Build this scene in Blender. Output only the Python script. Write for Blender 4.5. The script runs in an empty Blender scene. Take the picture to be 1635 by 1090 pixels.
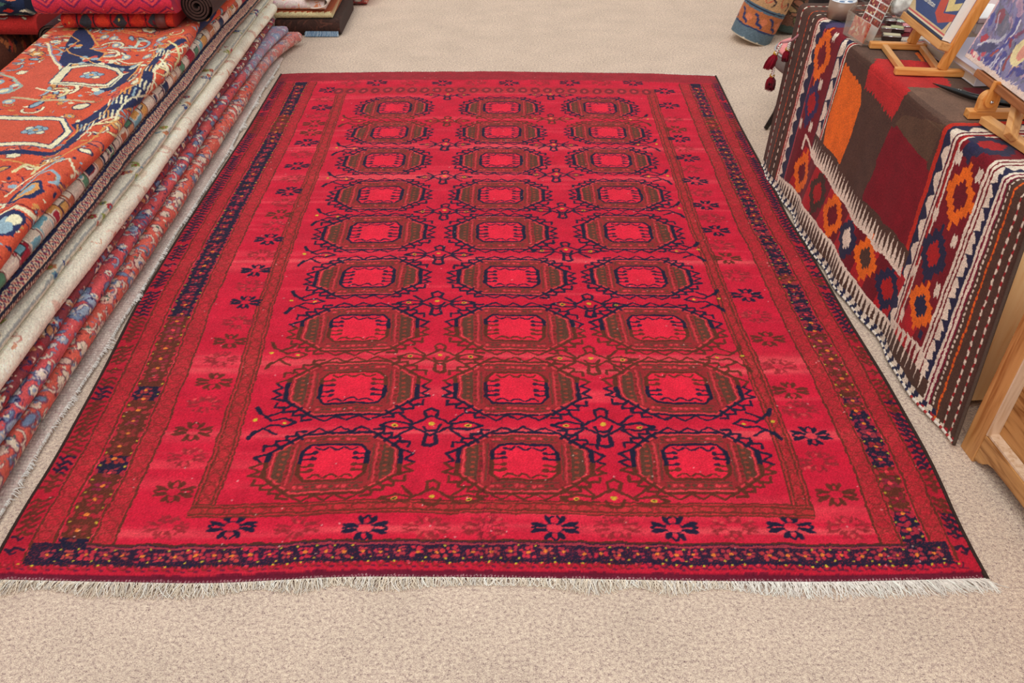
import bpy, math, random
import numpy as np
C = bpy.context.scene.collection
random.seed(7); RS = np.random.RandomState(11)
PI = math.pi
# ------------------------------------------------------------------ camera model
H = 1.6; TH = math.radians(38.37); FPX = 1320.0; CX, CY = 817.5, 545.0
FW = np.array([0, math.cos(TH), -math.sin(TH)]); UP = np.array([0, math.sin(TH), math.cos(TH)]); RT = np.array([1.0, 0, 0])
EYE = np.array([0, 0, H])
def ray(x, y): return FW + RT*(x-CX)/FPX - UP*(y-CY)/FPX
def G(x, y, z=0.0):
    d = ray(x, y); return EYE + d*((z-H)/d[2])
def onY(x, y, Y):
    d = ray(x, y); return EYE + d*(Y/d[1])
def prj(p):
    v = np.asarray(p, float)-EYE; zc = v@FW; return np.array([CX+FPX*(v@RT)/zc, CY-FPX*(v@UP)/zc])
cam = bpy.data.cameras.new('camera'); co = bpy.data.objects.new('camera', cam); C.objects.link(co)
cam.sensor_fit = 'HORIZONTAL'; cam.sensor_width = 36; cam.lens = FPX/1635*36
co.location = (0, 0, H); co.rotation_euler = (PI/2-TH, 0, 0); cam.clip_start = .05
bpy.context.scene.camera = co
vs = bpy.context.scene.view_settings
vs.view_transform = 'Standard'; vs.look = 'None'; vs.gamma = 1; vs.use_curve_mapping = False; vs.exposure = 0.0

# ------------------------------------------------------------------ painting on a grid of knots
def rgb(*c): return np.array(c, float)/255
def vnoise(shape, cell, rs=RS):
    """smooth value noise, values -1..1"""
    h, w = shape; gh, gw = int(h/cell[0])+3, int(w/cell[1])+3
    g = rs.rand(gh, gw)*2-1
    y = np.arange(h)/cell[0]; x = np.arange(w)/cell[1]
    yi = y.astype(int); xi = x.astype(int); fy = (y-yi)[:, None]; fx = (x-xi)[None, :]
    fy = fy*fy*(3-2*fy); fx = fx*fx*(3-2*fx)
    a = g[yi][:, xi]; b = g[yi][:, xi+1]; c = g[yi+1][:, xi]; d = g[yi+1][:, xi+1]
    return (a*(1-fx)+b*fx)*(1-fy)+(c*(1-fx)+d*fx)*fy
class Cv:
    def __init__(s, x0, x1, y0, y1, res, base, ry=None, jit=0.0, jc=4):
        ry = ry or res
        s.x0, s.y0, s.rx, s.ry = x0, y0, res, ry
        s.nx = int(round((x1-x0)/res))+1; s.ny = int(round((y1-y0)/ry))+1
        s.x = x0+np.arange(s.nx)*res; s.y = y0+np.arange(s.ny)*ry
        s.a = np.zeros((s.ny, s.nx, 3)); s.a[:] = base
        X, Y = np.meshgrid(s.x, s.y); s.X0, s.Y0 = X, Y
        if jit:
            X = X+vnoise(X.shape, (jc, jc))*jit+vnoise(X.shape, (jc*5, jc*5))*jit*1.2
            Y = Y+vnoise(X.shape, (jc, jc))*jit+vnoise(X.shape, (jc*5, jc*5))*jit*1.2
        s.X, s.Y = X, Y; s.jit = jit*2.5
        s.soft = res*.5
    def bx(s, xa, xb, ya, yb):
        p = s.jit+s.rx*2
        i0 = max(0, int((xa-p-s.x0)/s.rx)); i1 = min(s.nx, int((xb+p-s.x0)/s.rx)+2)
        j0 = max(0, int((ya-p-s.y0)/s.ry)); j1 = min(s.ny, int((yb+p-s.y0)/s.ry)+2)
        if i1 <= i0 or j1 <= j0: return None
        return (slice(j0, j1), slice(i0, i1))
    def put(s, b, m, col, al=1.0):
        if callable(col): col = col(s.X0[b], s.Y0[b])
        m = (m*al)[..., None]; s.a[b] = s.a[b]*(1-m)+np.asarray(col)*m
    def inside(s, b, pts):
        X, Y = s.X[b], s.Y[b]; r = np.zeros(X.shape, bool)
        n = len(pts)
        for i in range(n):
            x1, y1 = pts[i]; x2, y2 = pts[(i+1) % n]
            if y1 == y2: continue
            c = ((y1 > Y) != (y2 > Y)) & (X < (x2-x1)*(Y-y1)/(y2-y1)+x1)
            r ^= c
        return r
    def poly(s, pts, col, al=1.0):
        xs = [p[0] for p in pts]; ys = [p[1] for p in pts]
        b = s.bx(min(xs), max(xs), min(ys), max(ys))
        if b is None: return
        s.put(b, s.inside(b, pts).astype(float), col, al)
    def line(s, pts, w, col, al=1.0, closed=False):
        pts = list(pts)
        if closed: pts = pts+[pts[0]]
        xs = [p[0] for p in pts]; ys = [p[1] for p in pts]
        b = s.bx(min(xs)-w, max(xs)+w, min(ys)-w, max(ys)+w)
        if b is None: return
        X, Y = s.X[b], s.Y[b]; D = np.full(X.shape, 1e9)
        for (x1, y1), (x2, y2) in zip(pts[:-1], pts[1:]):
            dx, dy = x2-x1, y2-y1; L = dx*dx+dy*dy
            t = np.clip(((X-x1)*dx+(Y-y1)*dy)/L, 0, 1) if L > 0 else 0
            D = np.minimum(D, (X-x1-t*dx)**2+(Y-y1-t*dy)**2)
        D = np.sqrt(D); s.put(b, np.clip((w/2-D)/s.soft+.5, 0, 1), col, al)
    def ell(s, cx, cy, rx, ry, col, al=1.0, ang=0.0):
        r = max(rx, ry); b = s.bx(cx-r, cx+r, cy-r, cy+r)
        if b is None: return
        X = s.X[b]-cx; Y = s.Y[b]-cy; ca, sa = math.cos(ang), math.sin(ang)
        u = (X*ca+Y*sa)/rx; v = (-X*sa+Y*ca)/ry; q = np.sqrt(u*u+v*v)
        s.put(b, np.clip((1-q)*min(rx, ry)/s.soft+.5, 0, 1), col, al)
    def noise(s, amp=.06, low=.05):
        n = RS.randn(s.ny, s.nx, 1)*amp
        n = n+vnoise((s.ny, s.nx), (14, 14))[..., None]*low
        s.a = np.clip(s.a*(1+n), 0, 1)
    def sample(s, X, Y):
        i = np.clip(np.rint((X-s.x0)/s.rx).astype(int), 0, s.nx-1); j = np.clip(np.rint((Y-s.y0)/s.ry).astype(int), 0, s.ny-1)
        return s.a[j, i]

# ------------------------------------------------------------------ materials
MATS = {}
def newmat(n):
    m = bpy.data.materials.new(n); m.use_nodes = True; nt = m.node_tree; b = nt.nodes['Principled BSDF']; return m, nt, b
def yarn(name='wool', rough=.95, bump=.35, scale=900, var=.16, fade=None):
    if name in MATS: return MATS[name]
    m, nt, b = newmat(name); N = nt.nodes; L = nt.links
    at = N.new('ShaderNodeAttribute'); at.attribute_name = 'Col'
    tc = N.new('ShaderNodeNewGeometry')
    nz = N.new('ShaderNodeTexNoise'); nz.inputs['Scale'].default_value = scale*.35; nz.inputs['Detail'].default_value = 3
    L.new(tc.outputs['Position'], nz.inputs['Vector'])
    mr = N.new('ShaderNodeMapRange'); mr.inputs['From Min'].default_value = .3; mr.inputs['From Max'].default_value = .7
    mr.inputs['To Min'].default_value = 1-var; mr.inputs['To Max'].default_value = 1+var
    L.new(nz.outputs['Fac'], mr.inputs['Value'])
    mx = N.new('ShaderNodeVectorMath'); mx.operation = 'SCALE'; L.new(at.outputs['Color'], mx.inputs[0]); L.new(mr.outputs[0], mx.inputs['Scale'])
    L.new(mx.outputs[0], b.inputs['Base Color'])
    b.inputs['Roughness'].default_value = rough; b.inputs['Specular IOR Level'].default_value = .15
    b.inputs['Sheen Weight'].default_value = .08; b.inputs['Sheen Roughness'].default_value = .5
    bp = N.new('ShaderNodeBump'); bp.inputs['Strength'].default_value = bump; bp.inputs['Distance'].default_value = .002
    L.new(nz.outputs['Fac'], bp.inputs['Height']); L.new(bp.outputs[0], b.inputs['Normal'])
    MATS[name] = m; return m
def plain(name, c, rough=.6, metal=0, spec=.4, noise=0, nscale=60, bump=0, trans=0, ior=1.49):
    if name in MATS: return MATS[name]
    m, nt, b = newmat(name); N = nt.nodes; L = nt.links
    lin = [((v/255)/12.92 if v/255 <= .04045 else ((v/255+.055)/1.055)**2.4) for v in c]
    b.inputs['Roughness'].default_value = rough; b.inputs['Metallic'].default_value = metal; b.inputs['Specular IOR Level'].default_value = spec
    b.inputs['Transmission Weight'].default_value = trans; b.inputs['IOR'].default_value = ior
    nz = N.new('ShaderNodeTexNoise'); nz.inputs['Scale'].default_value = nscale; nz.inputs['Detail'].default_value = 3
    tc = N.new('ShaderNodeTexCoord'); L.new(tc.outputs['Object'], nz.inputs['Vector'])
    cr = N.new('ShaderNodeValToRGB'); k = noise
    cr.color_ramp.elements[0].position = .3; cr.color_ramp.elements[1].position = .7
    cr.color_ramp.elements[0].color = [min(1, v*(1-k)) for v in lin]+[1]; cr.color_ramp.elements[1].color = [min(1, v*(1+k)) for v in lin]+[1]
    L.new(nz.outputs['Fac'], cr.inputs[0]); L.new(cr.outputs[0], b.inputs['Base Color'])
    if bump:
        bp = N.new('ShaderNodeBump'); bp.inputs['Strength'].default_value = bump; bp.inputs['Distance'].default_value = .002
        L.new(nz.outputs['Fac'], bp.inputs['Height']); L.new(bp.outputs[0], b.inputs['Normal'])
    MATS[name] = m; return m
def wood(name, c1, c2, axis='X', scale=14, knots=True, rough=.5):
    """pine: long grain lines along one axis with darker knots"""
    if name in MATS: return MATS[name]
    m, nt, b = newmat(name); N = nt.nodes; L = nt.links
    def lin(c): return [((v/255)/12.92 if v/255 <= .04045 else ((v/255+.055)/1.055)**2.4) for v in c]+[1]
    tc = N.new('ShaderNodeTexCoord'); mp = N.new('ShaderNodeMapping'); L.new(tc.outputs['Object'], mp.inputs[0])
    s = [scale]*3; s['XYZ'.index(axis)] = scale*.07; mp.inputs['Scale'].default_value = s
    nz = N.new('ShaderNodeTexNoise'); nz.inputs['Scale'].default_value = 5; nz.inputs['Detail'].default_value = 6; nz.inputs['Distortion'].default_value = .6
    L.new(mp.outputs[0], nz.inputs['Vector'])
    cr = N.new('ShaderNodeValToRGB'); e = cr.color_ramp.elements
    e[0].position = .35; e[0].color = lin(c2); e[1].position = .62; e[1].color = lin(c1)
    q = cr.color_ramp.elements.new(.5); q.color = [a*.7+d*.3 for a, d in zip(lin(c1), lin(c2))]
    L.new(nz.outputs['Fac'], cr.inputs[0]); src = cr.outputs[0]
    if knots:
        mk = N.new('ShaderNodeMapping'); sk = [4.2]*3; sk['XYZ'.index(axis)] = 2.2; mk.inputs['Scale'].default_value = sk; L.new(tc.outputs['Object'], mk.inputs[0])
        vo = N.new('ShaderNodeTexVoronoi'); vo.inputs['Scale'].default_value = 1.6; L.new(mk.outputs[0], vo.inputs['Vector'])
        r2 = N.new('ShaderNodeValToRGB'); r2.color_ramp.elements[0].position = .045; r2.color_ramp.elements[0].color = (1, 1, 1, 1)
        r2.color_ramp.elements[1].position = .11; r2.color_ramp.elements[1].color = (0, 0, 0, 1); L.new(vo.outputs['Distance'], r2.inputs[0])
        mx = N.new('ShaderNodeMix'); mx.data_type = 'RGBA'; L.new(r2.outputs[0], mx.inputs[0]); L.new(src, mx.inputs[6]); mx.inputs[7].default_value = lin((96, 58, 30)); src = mx.outputs[2]
    L.new(src, b.inputs['Base Color']); b.inputs['Roughness'].default_value = rough; b.inputs['Specular IOR Level'].default_value = .35
    MATS[name] = m; return m

# ------------------------------------------------------------------ object helpers
def tag(o, label=None, cat=None, group=None, kind=None):
    if label: o['label'] = label
    if cat: o['category'] = cat
    if group: o['group'] = group
    if kind: o['kind'] = kind
    return o
def empty(name, loc, label, cat, group=None, rz=0):
    o = bpy.data.objects.new(name, None); C.objects.link(o); o.location = [float(v) for v in loc]; o.rotation_euler = (0, 0, rz)
    o.empty_display_size = .05
    return tag(o, label, cat, group)
def link(name, me, mat, parent=None, world=True):
    o = bpy.data.objects.new(name, me); C.objects.link(o)
    if mat is not None: me.materials.append(mat)
    if parent is not None:
        o.parent = parent
        if world:   # mesh coordinates are in world space: undo the parent's place
            from mathutils import Matrix, Euler
            M = Matrix.Translation(parent.location) @ parent.rotation_euler.to_matrix().to_4x4()
            o.matrix_parent_inverse = M.inverted()
    return o
def grid_mesh(name, P, col, closed_x=False, caps=False):
    ny, nx = P.shape[:2]; me = bpy.data.meshes.new(name)
    idx = np.arange(ny*nx).reshape(ny, nx)
    if closed_x:
        a = idx[:-1]; b = np.roll(idx, -1, axis=1)[:-1]; c = np.roll(idx, -1, axis=1)[1:]; d = idx[1:]
    else:
        a = idx[:-1, :-1]; b = idx[:-1, 1:]; c = idx[1:, 1:]; d = idx[1:, :-1]
    q = np.stack([a, b, c, d], -1).reshape(-1, 4); nq = len(q)
    extra = []
    if caps: extra = [idx[0][::-1], idx[-1]]
    nl = nq*4+sum(len(e) for e in extra)
    me.vertices.add(ny*nx); me.vertices.foreach_set('co', P.reshape(-1, 3).astype(np.float32).ravel())
    me.loops.add(nl); me.loops.foreach_set('vertex_index', np.concatenate([q.ravel()]+[np.asarray(e) for e in extra]).astype(np.int32))
    st = list(range(0, nq*4, 4)); k = nq*4
    st = np.arange(0, nq*4, 4)
    ex = []
    for e in extra: ex.append(k); k += len(e)
    me.polygons.add(nq+len(extra)); me.polygons.foreach_set('loop_start', np.concatenate([st, ex]).astype(np.int32))
    sm = np.ones(nq+len(extra), bool)
    if extra: sm[-len(extra):] = False
    me.polygons.foreach_set('use_smooth', sm)
    me.update(calc_edges=True)
    if col is not None:
        at = me.color_attributes.new('Col', 'BYTE_COLOR', 'POINT')
        c4 = np.ones((ny*nx, 4), np.float32); c4[:, :3] = col.reshape(-1, 3)
        at.data.foreach_set('color_srgb', c4.ravel())
    me.validate(); return me
class MB:
    """collects simple shapes, links them as one mesh"""
    def __init__(s): s.v = []; s.f = []; s.sm = []
    def add(s, v, f, smooth=False):
        o = len(s.v); s.v += [tuple(float(c) for c in p) for p in v]; s.f += [tuple(i+o for i in q) for q in f]; s.sm += [smooth]*len(f); return s
    def box(s, c, e1, e2, e3):
        """corner c and three edge vectors"""
        c, e1, e2, e3 = [np.asarray(x, float) for x in (c, e1, e2, e3)]
        if np.dot(np.cross(e1, e2), e3) < 0: e1, e2 = e2, e1
        v = [c, c+e1, c+e1+e2, c+e2, c+e3, c+e1+e3, c+e1+e2+e3, c+e2+e3]
        return s.add(v, [(0, 3, 2, 1), (4, 5, 6, 7), (0, 1, 5, 4), (1, 2, 6, 5), (2, 3, 7, 6), (3, 0, 4, 7)])
    def bar(s, p, q, w, h, up=(0, 0, 1)):
        """rectangular bar with centre line p-q, width w sideways and h along up"""
        p, q, up = [np.asarray(x, float) for x in (p, q, up)]
        d = (q-p)/np.linalg.norm(q-p); sd = np.cross(d, up); sd /= np.linalg.norm(sd); u2 = np.cross(sd, d)
        return s.box(p-sd*w/2-u2*h/2, q-p, sd*w, u2*h)
    def prism(s, pts, off):
        pts = [np.asarray(p, float) for p in pts]; off = np.asarray(off, float); n = len(pts)
        v = pts+[p+off for p in pts]
        f = [tuple(range(n))[::-1], tuple(range(n, 2*n))]+[(i, (i+1) % n, n+(i+1) % n, n+i) for i in range(n)]
        return s.add(v, f)
    def tube(s, pts, r, n=8, closed=False, smooth=True):
        pts = [np.asarray(p, float) for p in pts]; m = len(pts)
        rr = r if hasattr(r, '__len__') else [r]*m
        v = []; f = []; ref = np.array([0.13, .21, .97])
        for i, p in enumerate(pts):
            t = pts[min(i+1, m-1)]-pts[max(i-1, 0)]; t = t/(np.linalg.norm(t)+1e-12)
            a = np.cross(t, ref); a /= (np.linalg.norm(a)+1e-12); b = np.cross(t, a)
            for k in range(n):
                an = 2*PI*k/n; v.append(p+(a*math.cos(an)+b*math.sin(an))*rr[i])
        for i in range(m-1):
            for k in range(n): f.append((i*n+k, (i+1)*n+k, (i+1)*n+(k+1) % n, i*n+(k+1) % n))
        f.append(tuple(range(n))); f.append(tuple(range((m-1)*n, m*n))[::-1])
        return s.add(v, f, smooth)
    def lathe(s, o, prof, n=32, axis=(0, 0, 1), closed=True):
        o = np.asarray(o, float); ax = np.asarray(axis, float); ax /= np.linalg.norm(ax)
        a = np.cross(ax, [0.3, .9, .1]); a /= np.linalg.norm(a); b = np.cross(ax, a); v = []; f = []; m = len(prof)
        for r, z in prof:
            for k in range(n):
                an = 2*PI*k/n; v.append(o+ax*z+(a*math.cos(an)+b*math.sin(an))*r)
        for i in range(m-1):
            for k in range(n): f.append((i*n+k, i*n+(k+1) % n, (i+1)*n+(k+1) % n, (i+1)*n+k))
        if closed: f.append(tuple(range(n))[::-1]); f.append(tuple(range((m-1)*n, m*n)))
        return s.add(v, f, True)
    def build(s, name, mat, parent=None, bevel=0, world=True):
        me = bpy.data.meshes.new(name); me.from_pydata(s.v, [], s.f); me.update()
        me.polygons.foreach_set('use_smooth', s.sm)
        import bmesh
        bm = bmesh.new(); bm.from_mesh(me)
        if bevel:
            bmesh.ops.bevel(bm, geom=list(bm.edges), offset=bevel, segments=2, profile=.5, affect='EDGES', clamp_overlap=True)
        bmesh.ops.recalc_face_normals(bm, faces=bm.faces)
        bm.to_mesh(me); bm.free()
        return link(name, me, mat, parent, world)

# ------------------------------------------------------------------ the big red rug
RW, RL = 2.28, 3.14
LE = np.array([(-1.199, 1.10), (-1.207, 1.305), (-1.201, 1.504), (-1.211, 1.834), (-1.233, 2.197), (-1.231, 2.678), (-1.222, 3.1), (-1.212, 3.505), (-1.211, 4.31)])
RE = np.array([(1.084, 1.10), (1.082, 1.278), (1.099, 1.495), (1.094, 1.834), (1.078, 2.128), (1.070, 2.476), (1.055, 2.75), (1.058, 3.16), (1.054, 3.627), (1.064, 4.28)])
BE = np.array([(-1.25, 1.14), (-1.0, 1.133), (-.68, 1.126), (-.383, 1.146), (0, 1.143), (.403, 1.134), (.74, 1.131), (1.15, 1.143)])
TE = np.array([(-1.25, 4.265), (-1.1, 4.282), (-.6, 4.302), (0, 4.303), (.6, 4.283), (1.1, 4.24)])
def sm(x, T):   # smooth interpolation through the measured edge points
    return (np.interp(x-.06, T[:, 0], T[:, 1])+np.interp(x+.06, T[:, 0], T[:, 1])+np.interp(x, T[:, 0], T[:, 1]))/3
LEs, REs = LE[:, ::-1], RE[:, ::-1]
def rug_xy(a, b):
    u = a/RW; v = b/RL; X = -1.21*(1-u)+1.075*u
    for _ in range(3):
        Y = sm(X, BE)*(1-v)+sm(X, TE)*v; X = sm(Y, LEs)*(1-u)+sm(Y, REs)*u
    return X, Y
def A(px, py):
    X, Y, _ = G(px, py, .008); u = (X-sm(Y, LEs))/(sm(Y, REs)-sm(Y, LEs)); v = (Y-sm(X, BE))/(sm(X, TE)-sm(X, BE))
    return (float(u*RW), float(v*RL))
def V(py): return A(800, py)[1]
NAVY = rgb(26, 26, 50); BRN = rgb(92, 44, 30); OLV = rgb(84, 58, 42); RED = rgb(200, 26, 54); ROSE = rgb(226, 62, 72); DRED = rgb(176, 26, 46)
YEL = rgb(205, 175, 50)
def switch(levels, first):
    """dye changes along the length; levels are photo rows from near to far"""
    L = [V(p) for p in levels]
    def f(X, Y):
        k = np.zeros(np.shape(Y), int)
        wob = .008*np.sin(X*9)+.004*np.sin(X*31)
        for q in L: k += (Y+wob > q)
        n = (k % 2 == 0) if first == 'n' else (k % 2 == 1)
        return np.where(n[..., None], NAVY, BRN)
    return f
inkF = switch([738, 612, 522, 202, 184], 'b')
inkR = switch([812, 741, 650, 637, 630, 524, 447, 434, 202, 182], 'n')
inkL = switch([852, 750, 722, 634, 612, 500, 209, 182], 'n')
cv = Cv(0, RW, 0, RL, .0025, RED, jit=.0022, jc=4)
# abrash: rows dyed a little lighter or darker, part of the wool
ab = vnoise((cv.ny, cv.nx), (7, 260))*.5+vnoise((cv.ny, cv.nx), (30, 500))*.6
lt = np.clip(ab-.25, 0, 1)[..., None]*1.0; dk = np.clip(-ab-.2, 0, 1)[..., None]*.6
cv.a = cv.a*(1-lt)+rgb(236, 84, 88)*lt; cv.a = cv.a*(1-dk)+rgb(188, 18, 42)*dk
for py, w in ((572, .035), (590, .02), (415, .02), (282, .03), (236, .03), (690, .02), (845, .015)):
    m = np.exp(-((cv.Y-V(py))/w)**2)*(.45+.45*vnoise((cv.ny, cv.nx), (5, 120))); m = np.clip(m, 0, .6)[..., None]
    cv.a = cv.a*(1-m)+rgb(236, 96, 96)*m
# side borders: distance from each edge
sL = 1-.2*(cv.Y/RL)**1.3; dl = cv.X/sL; dr = RW-cv.X
b0 = V(822); bt = V(150)
side = (cv.Y > V(893)) & (cv.Y < V(129))
def reg(mask, col, al=1.0):
    if callable(col): col = col(cv.X0, cv.Y0)
    m = (mask*al)[..., None]; cv.a[:] = cv.a*(1-m)+col*m
reg((dl < .062) | (dr < .042), DRED, .7); reg(((dl < .26) | (dr < .21)) & (RS.rand(cv.ny, cv.nx) > .8), rgb(120, 26, 40), .35)
sp = RS.rand(cv.ny, cv.nx)
for d, ink, g1, dk_, g2, g3 in ((dl, inkL, (.066, .116), (.124, .200), (.206, .258), (.412, .468)), (dr, inkR, (.045, .092), (.099, .155), (.160, .208), (.345, .390))):
    for (p, q) in (g1, g2):
        m = (d > p) & (d < q) & side; reg(m, rgb(186, 38, 48), .75)
        for e in (p, q): reg((np.abs(d-e) < .0032) & side, BRN, .9)
        # row of small lozenges
        t = (cv.Y/.036) % 1-.5; c = (d-(p+q)/2)/((q-p)/2)
        e = np.abs(np.hypot(t*2.1, c*1.25)-.82); reg(m & (e < .13), BRN, .36); reg(m & (sp > .62), BRN, .30); reg(m & (sp < .16), ROSE, .35)
    m = (d > dk_[0]) & (d < dk_[1]) & side; reg(m, ink, .96)
    reg(m & (sp > .93), ROSE, .3)
    p, q = g3; m3 = (d > p) & (d < q) & (cv.Y > V(818)) & (cv.Y < V(140)); reg(m3, rgb(178, 42, 46), .75)
    mm = (cv.Y > V(818)) & (cv.Y < V(140))
    for e in (p, p+.010, q-.010, q): reg((np.abs(d-e) < .0026) & mm, BRN, .85)
    t = (cv.Y/.042) % 1-.5; c = (d-(p+q)/2)/((q-p)/2-.01); h_ = np.hypot(t*2, c*1.1)
    reg(m3 & (np.abs(h_-.85) < .14), BRN, .42); reg(m3 & (sp > .68), BRN, .28); reg(m3 & (sp < .12), ROSE, .35)
def floret(x, y, s=1.0, vert=True, core=True, col=None):
    x += random.gauss(0, .002); y += random.gauss(0, .002); s *= random.uniform(.8, 1.15)
    col = rgb(206, 44, 60) if col is None else col
    for k in range(8):
        an = k*PI/4+random.uniform(-.2, .5); r = (.019 if k % 2 else .012)*s*random.uniform(.75, 1.1)
        if random.random() < .12: continue
        cv.ell(x+math.cos(an)*r*1.1, y+math.sin(an)*r, .0062*s, .0052*s, col, .9)
    cv.ell(x, y, .006*s, .005*s, rgb(226, 120, 50) if core else ROSE)
for d0, sign in ((.162, 1), (RW-.127, -1)):
    b = .1; k = 0
    while b < V(133):
        x = d0*(1-.2*(b/RL)**1.3) if sign > 0 else d0
        floret(x, b, 1.0, core=random.random() < .7, col=rgb(random.randint(140, 182), random.randint(30, 52), random.randint(46, 64)))
        w = .032 if sign > 0 else .024
        for s2 in (-1, 1):
            cv.ell(x+s2*w, b+.022, .0034, .003, YEL if random.random() < .6 else ROSE, .85)
            cv.ell(x+s2*(w+.002), b, .006, .010, rgb(190, 40, 55), .8)
        b += .046; k += 1
# comb strokes in the outermost bands
b = .06
while b < RL-.06:
    for x0, x1, ink in ((.006, .060, inkL), (RW-.004, RW-.040, inkR)):
        if sp[int(b/.0025), 5] < .9:
            s_ = (1-.2*(b/RL)**1.3) if x0 < 1 else 1
            dirn = 1 if x1 > x0 else -1; L_ = abs(x1-x0)*s_
            base = x0
            pts = [(base+dirn*L_*t, b+.006*math.sin(t*11+b*20)+(.010*t)) for t in (.12, .3, .5, .7, .9)]
            cv.line(pts, .0085, ink, .85)
            cv.line([pts[1], (base+dirn*L_*.45, b-.010), (base+dirn*L_*.62, b-.006)], .0065, ink, .75)
            if random.random() < .25: cv.ell(base+dirn*L_*.5, b+.012, .0026, .0026, YEL, .7)
    b += .021
def flower(px, py, col, al=1.0, sx=.052, sy=.036):
    x, y = A(px, py)
    ink = {'n': NAVY, 'b': BRN, 'p': rgb(140, 38, 44)}[col]; al = {'n': .95, 'b': .85, 'p': .6}[col]
    if col == 'p':
        for _ in range(26):
            an = random.uniform(0, 2*PI); r = random.uniform(.42, .98)
            cv.ell(x+math.cos(an)*sx*r, y+math.sin(an)*sy*r, .0052, .0045, ink if random.random() < .75 else rgb(214, 72, 74), .75)
    for k in range(8):
        an = math.radians(22.5+45*k+random.uniform(-5, 5)); ca, sa = math.cos(an), math.sin(an); th = math.atan2(sa*sy, ca*sx)
        big = col != 'p'
        cv.ell(x+ca*sx*.74, y+sa*sy*.74, .0185 if abs(ca) > .5 else .0125, .0068 if big else .0045, ink, al, th)
        cv.line([(x+ca*sx*.36, y+sa*sy*.40), (x+ca*sx*.6, y+sa*sy*.6)], .0055, ink, al)
        cv.line([(x+ca*sx*.66, y+sa*sy*.66), (x+math.cos(an+.36*(1 if k % 2 else -1))*sx*.98, y+math.sin(an+.36*(1 if k % 2 else -1))*sy*.98)], .0060 if big else .004, ink, al)
        cv.line([(x+ca*sx*.42, y+sa*sy*.42), (x+math.cos(an+.78)*sx*.42, y+math.sin(an+.78)*sy*.42)], .0042, ink, al*.55)
for px, c in ((265, 'p'), (370, 'n'), (475, 'p'), (583, 'n'), (680, 'p'), (775, 'p'), (885, 'n'), (985, 'p'), (1077, 'n'), (1172, 'p'), (1262, 'n'), (1355, 'p')):
    flower(px, 843, c, sx=.056, sy=.036)
for px, py, c in ((1335, 790, 'b'), (1305, 738, 'p'), (1295, 697, 'n'), (1278, 655, 'p'), (1262, 624, 'b'), (1243, 585, 'p'), (1225, 541, 'b'), (1207, 505, 'p'), (1192, 472, 'n'), (1176, 440, 'p'), (1160, 413, 'b'), (1150, 392, 'p'), (1144, 369, 'n'), (1136, 349, 'p'), (1127, 328, 'n'), (1118, 308, 'p'), (1110, 289, 'n'), (1104, 271, 'p'), (1098, 253, 'n'), (1090, 237, 'p'), (1084, 222, 'n'), (1079, 207, 'b'), (1073, 191, 'p'), (1068, 169, 'n'), (1061, 146, 'n'),
                  (278, 785, 'b'), (298, 732, 'p'), (308, 689, 'b'), (328, 646, 'p'), (342, 610, 'b'), (354, 574, 'p'), (367, 545, 'b'), (380, 515, 'p'), (392, 483, 'n'), (401, 457, 'p'), (409, 432, 'n'), (419, 407, 'p'), (430, 383, 'n'), (440, 362, 'p'), (447, 343, 'b'), (454, 324, 'p'), (462, 306, 'n'), (468, 286, 'p'), (474, 265, 'n'), (482, 247, 'p'), (490, 228, 'n'), (497, 212, 'b'), (502, 198, 'b'), (507, 185, 'p'), (514, 172, 'n'), (518, 159, 'p'), (525, 144, 'n')):
    flower(px, py, c, sx=.050, sy=.036)
for px, c in ((560, 'p'), (602, 'n'), (655, 'p'), (706, 'n'), (760, 'p'), (813, 'n'), (862, 'p'), (910, 'n'), (960, 'p'), (1010, 'n')): flower(px, 133, c, sx=.050, sy=.038)
# end borders
E1, E2, E3, E4, E5 = V(911), V(897), V(862), V(820), V(800)
fx0, fx1 = .075, RW-.055
reg((cv.Y < E1), rgb(128, 24, 48), 1)
reg((cv.Y > E1) & (cv.Y < E2), DRED, .45)
m = (cv.Y > E2) & (cv.Y < E3) & (dl > .07) & (dr > .055); reg(m, NAVY, .90); reg(m & (sp > .84), rgb(150, 36, 52), .6)
reg((np.abs(cv.Y-E2) < .004) & (dl > .07) & (dr > .05) & (sp > .25), NAVY, .8)
reg((np.abs(cv.Y-E3+.003) < .003) & (dl > .2) & (dr > .15), BRN, .8)
reg((np.abs(cv.Y-E3+.012) < .003) & (dl > .2) & (dr > .15), ROSE, .6)
x = .12
while x < RW-.09:
    floret(x, (E2+E3)/2-.004, .85, core=True, col=rgb(random.randint(170, 214), random.randint(36, 66), 64))
    if random.random() < .6: cv.ell(x+.02, E3-.018, .0030, .0026, YEL, .9)
    if random.random() < .6: cv.ell(x+.02, E2+.010, .0030, .0026, YEL, .9)
    x += .043
x = .03
while x < RW-.02:
    y = (E1+E2)/2+.004
    cv.line([(x-.012, y+.010), (x-.004, y-.004), (x+.004, y-.004), (x+.012, y+.010)], .004, BRN if x < 1.5 else NAVY, .55)
    cv.ell(x, y+.006, .0032, .0028, YEL if random.random() < .5 else rgb(200, 60, 70)); cv.ell(x+.012, y-.006, .006, .003, NAVY, .5); x += .031
for xx in range(int(RW/.008)):
    cv.line([(xx*.008+.002, .006), (xx*.008+.004, .001)], .002, rgb(225, 190, 185), .55)
cv.line([(0, .016), (RW, .016)], .003, rgb(96, 14, 40), .6)
m = (cv.Y > E4) & (cv.Y < E5) & (dl > .41) & (dr > .345); reg(m, rgb(178, 42, 46), .75)
for e in (E4, E4+.009, E5-.009, E5): reg((np.abs(cv.Y-e) < .0028) & (dl > .41) & (dr > .345), BRN, .75)
t = (cv.X/.05) % 1-.5; c = (cv.Y-(E4+E5)/2)/((E5-E4)/2-.008); reg(m & (np.abs(np.hypot(t*2, c)-.8) < .15), BRN, .5)
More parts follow.
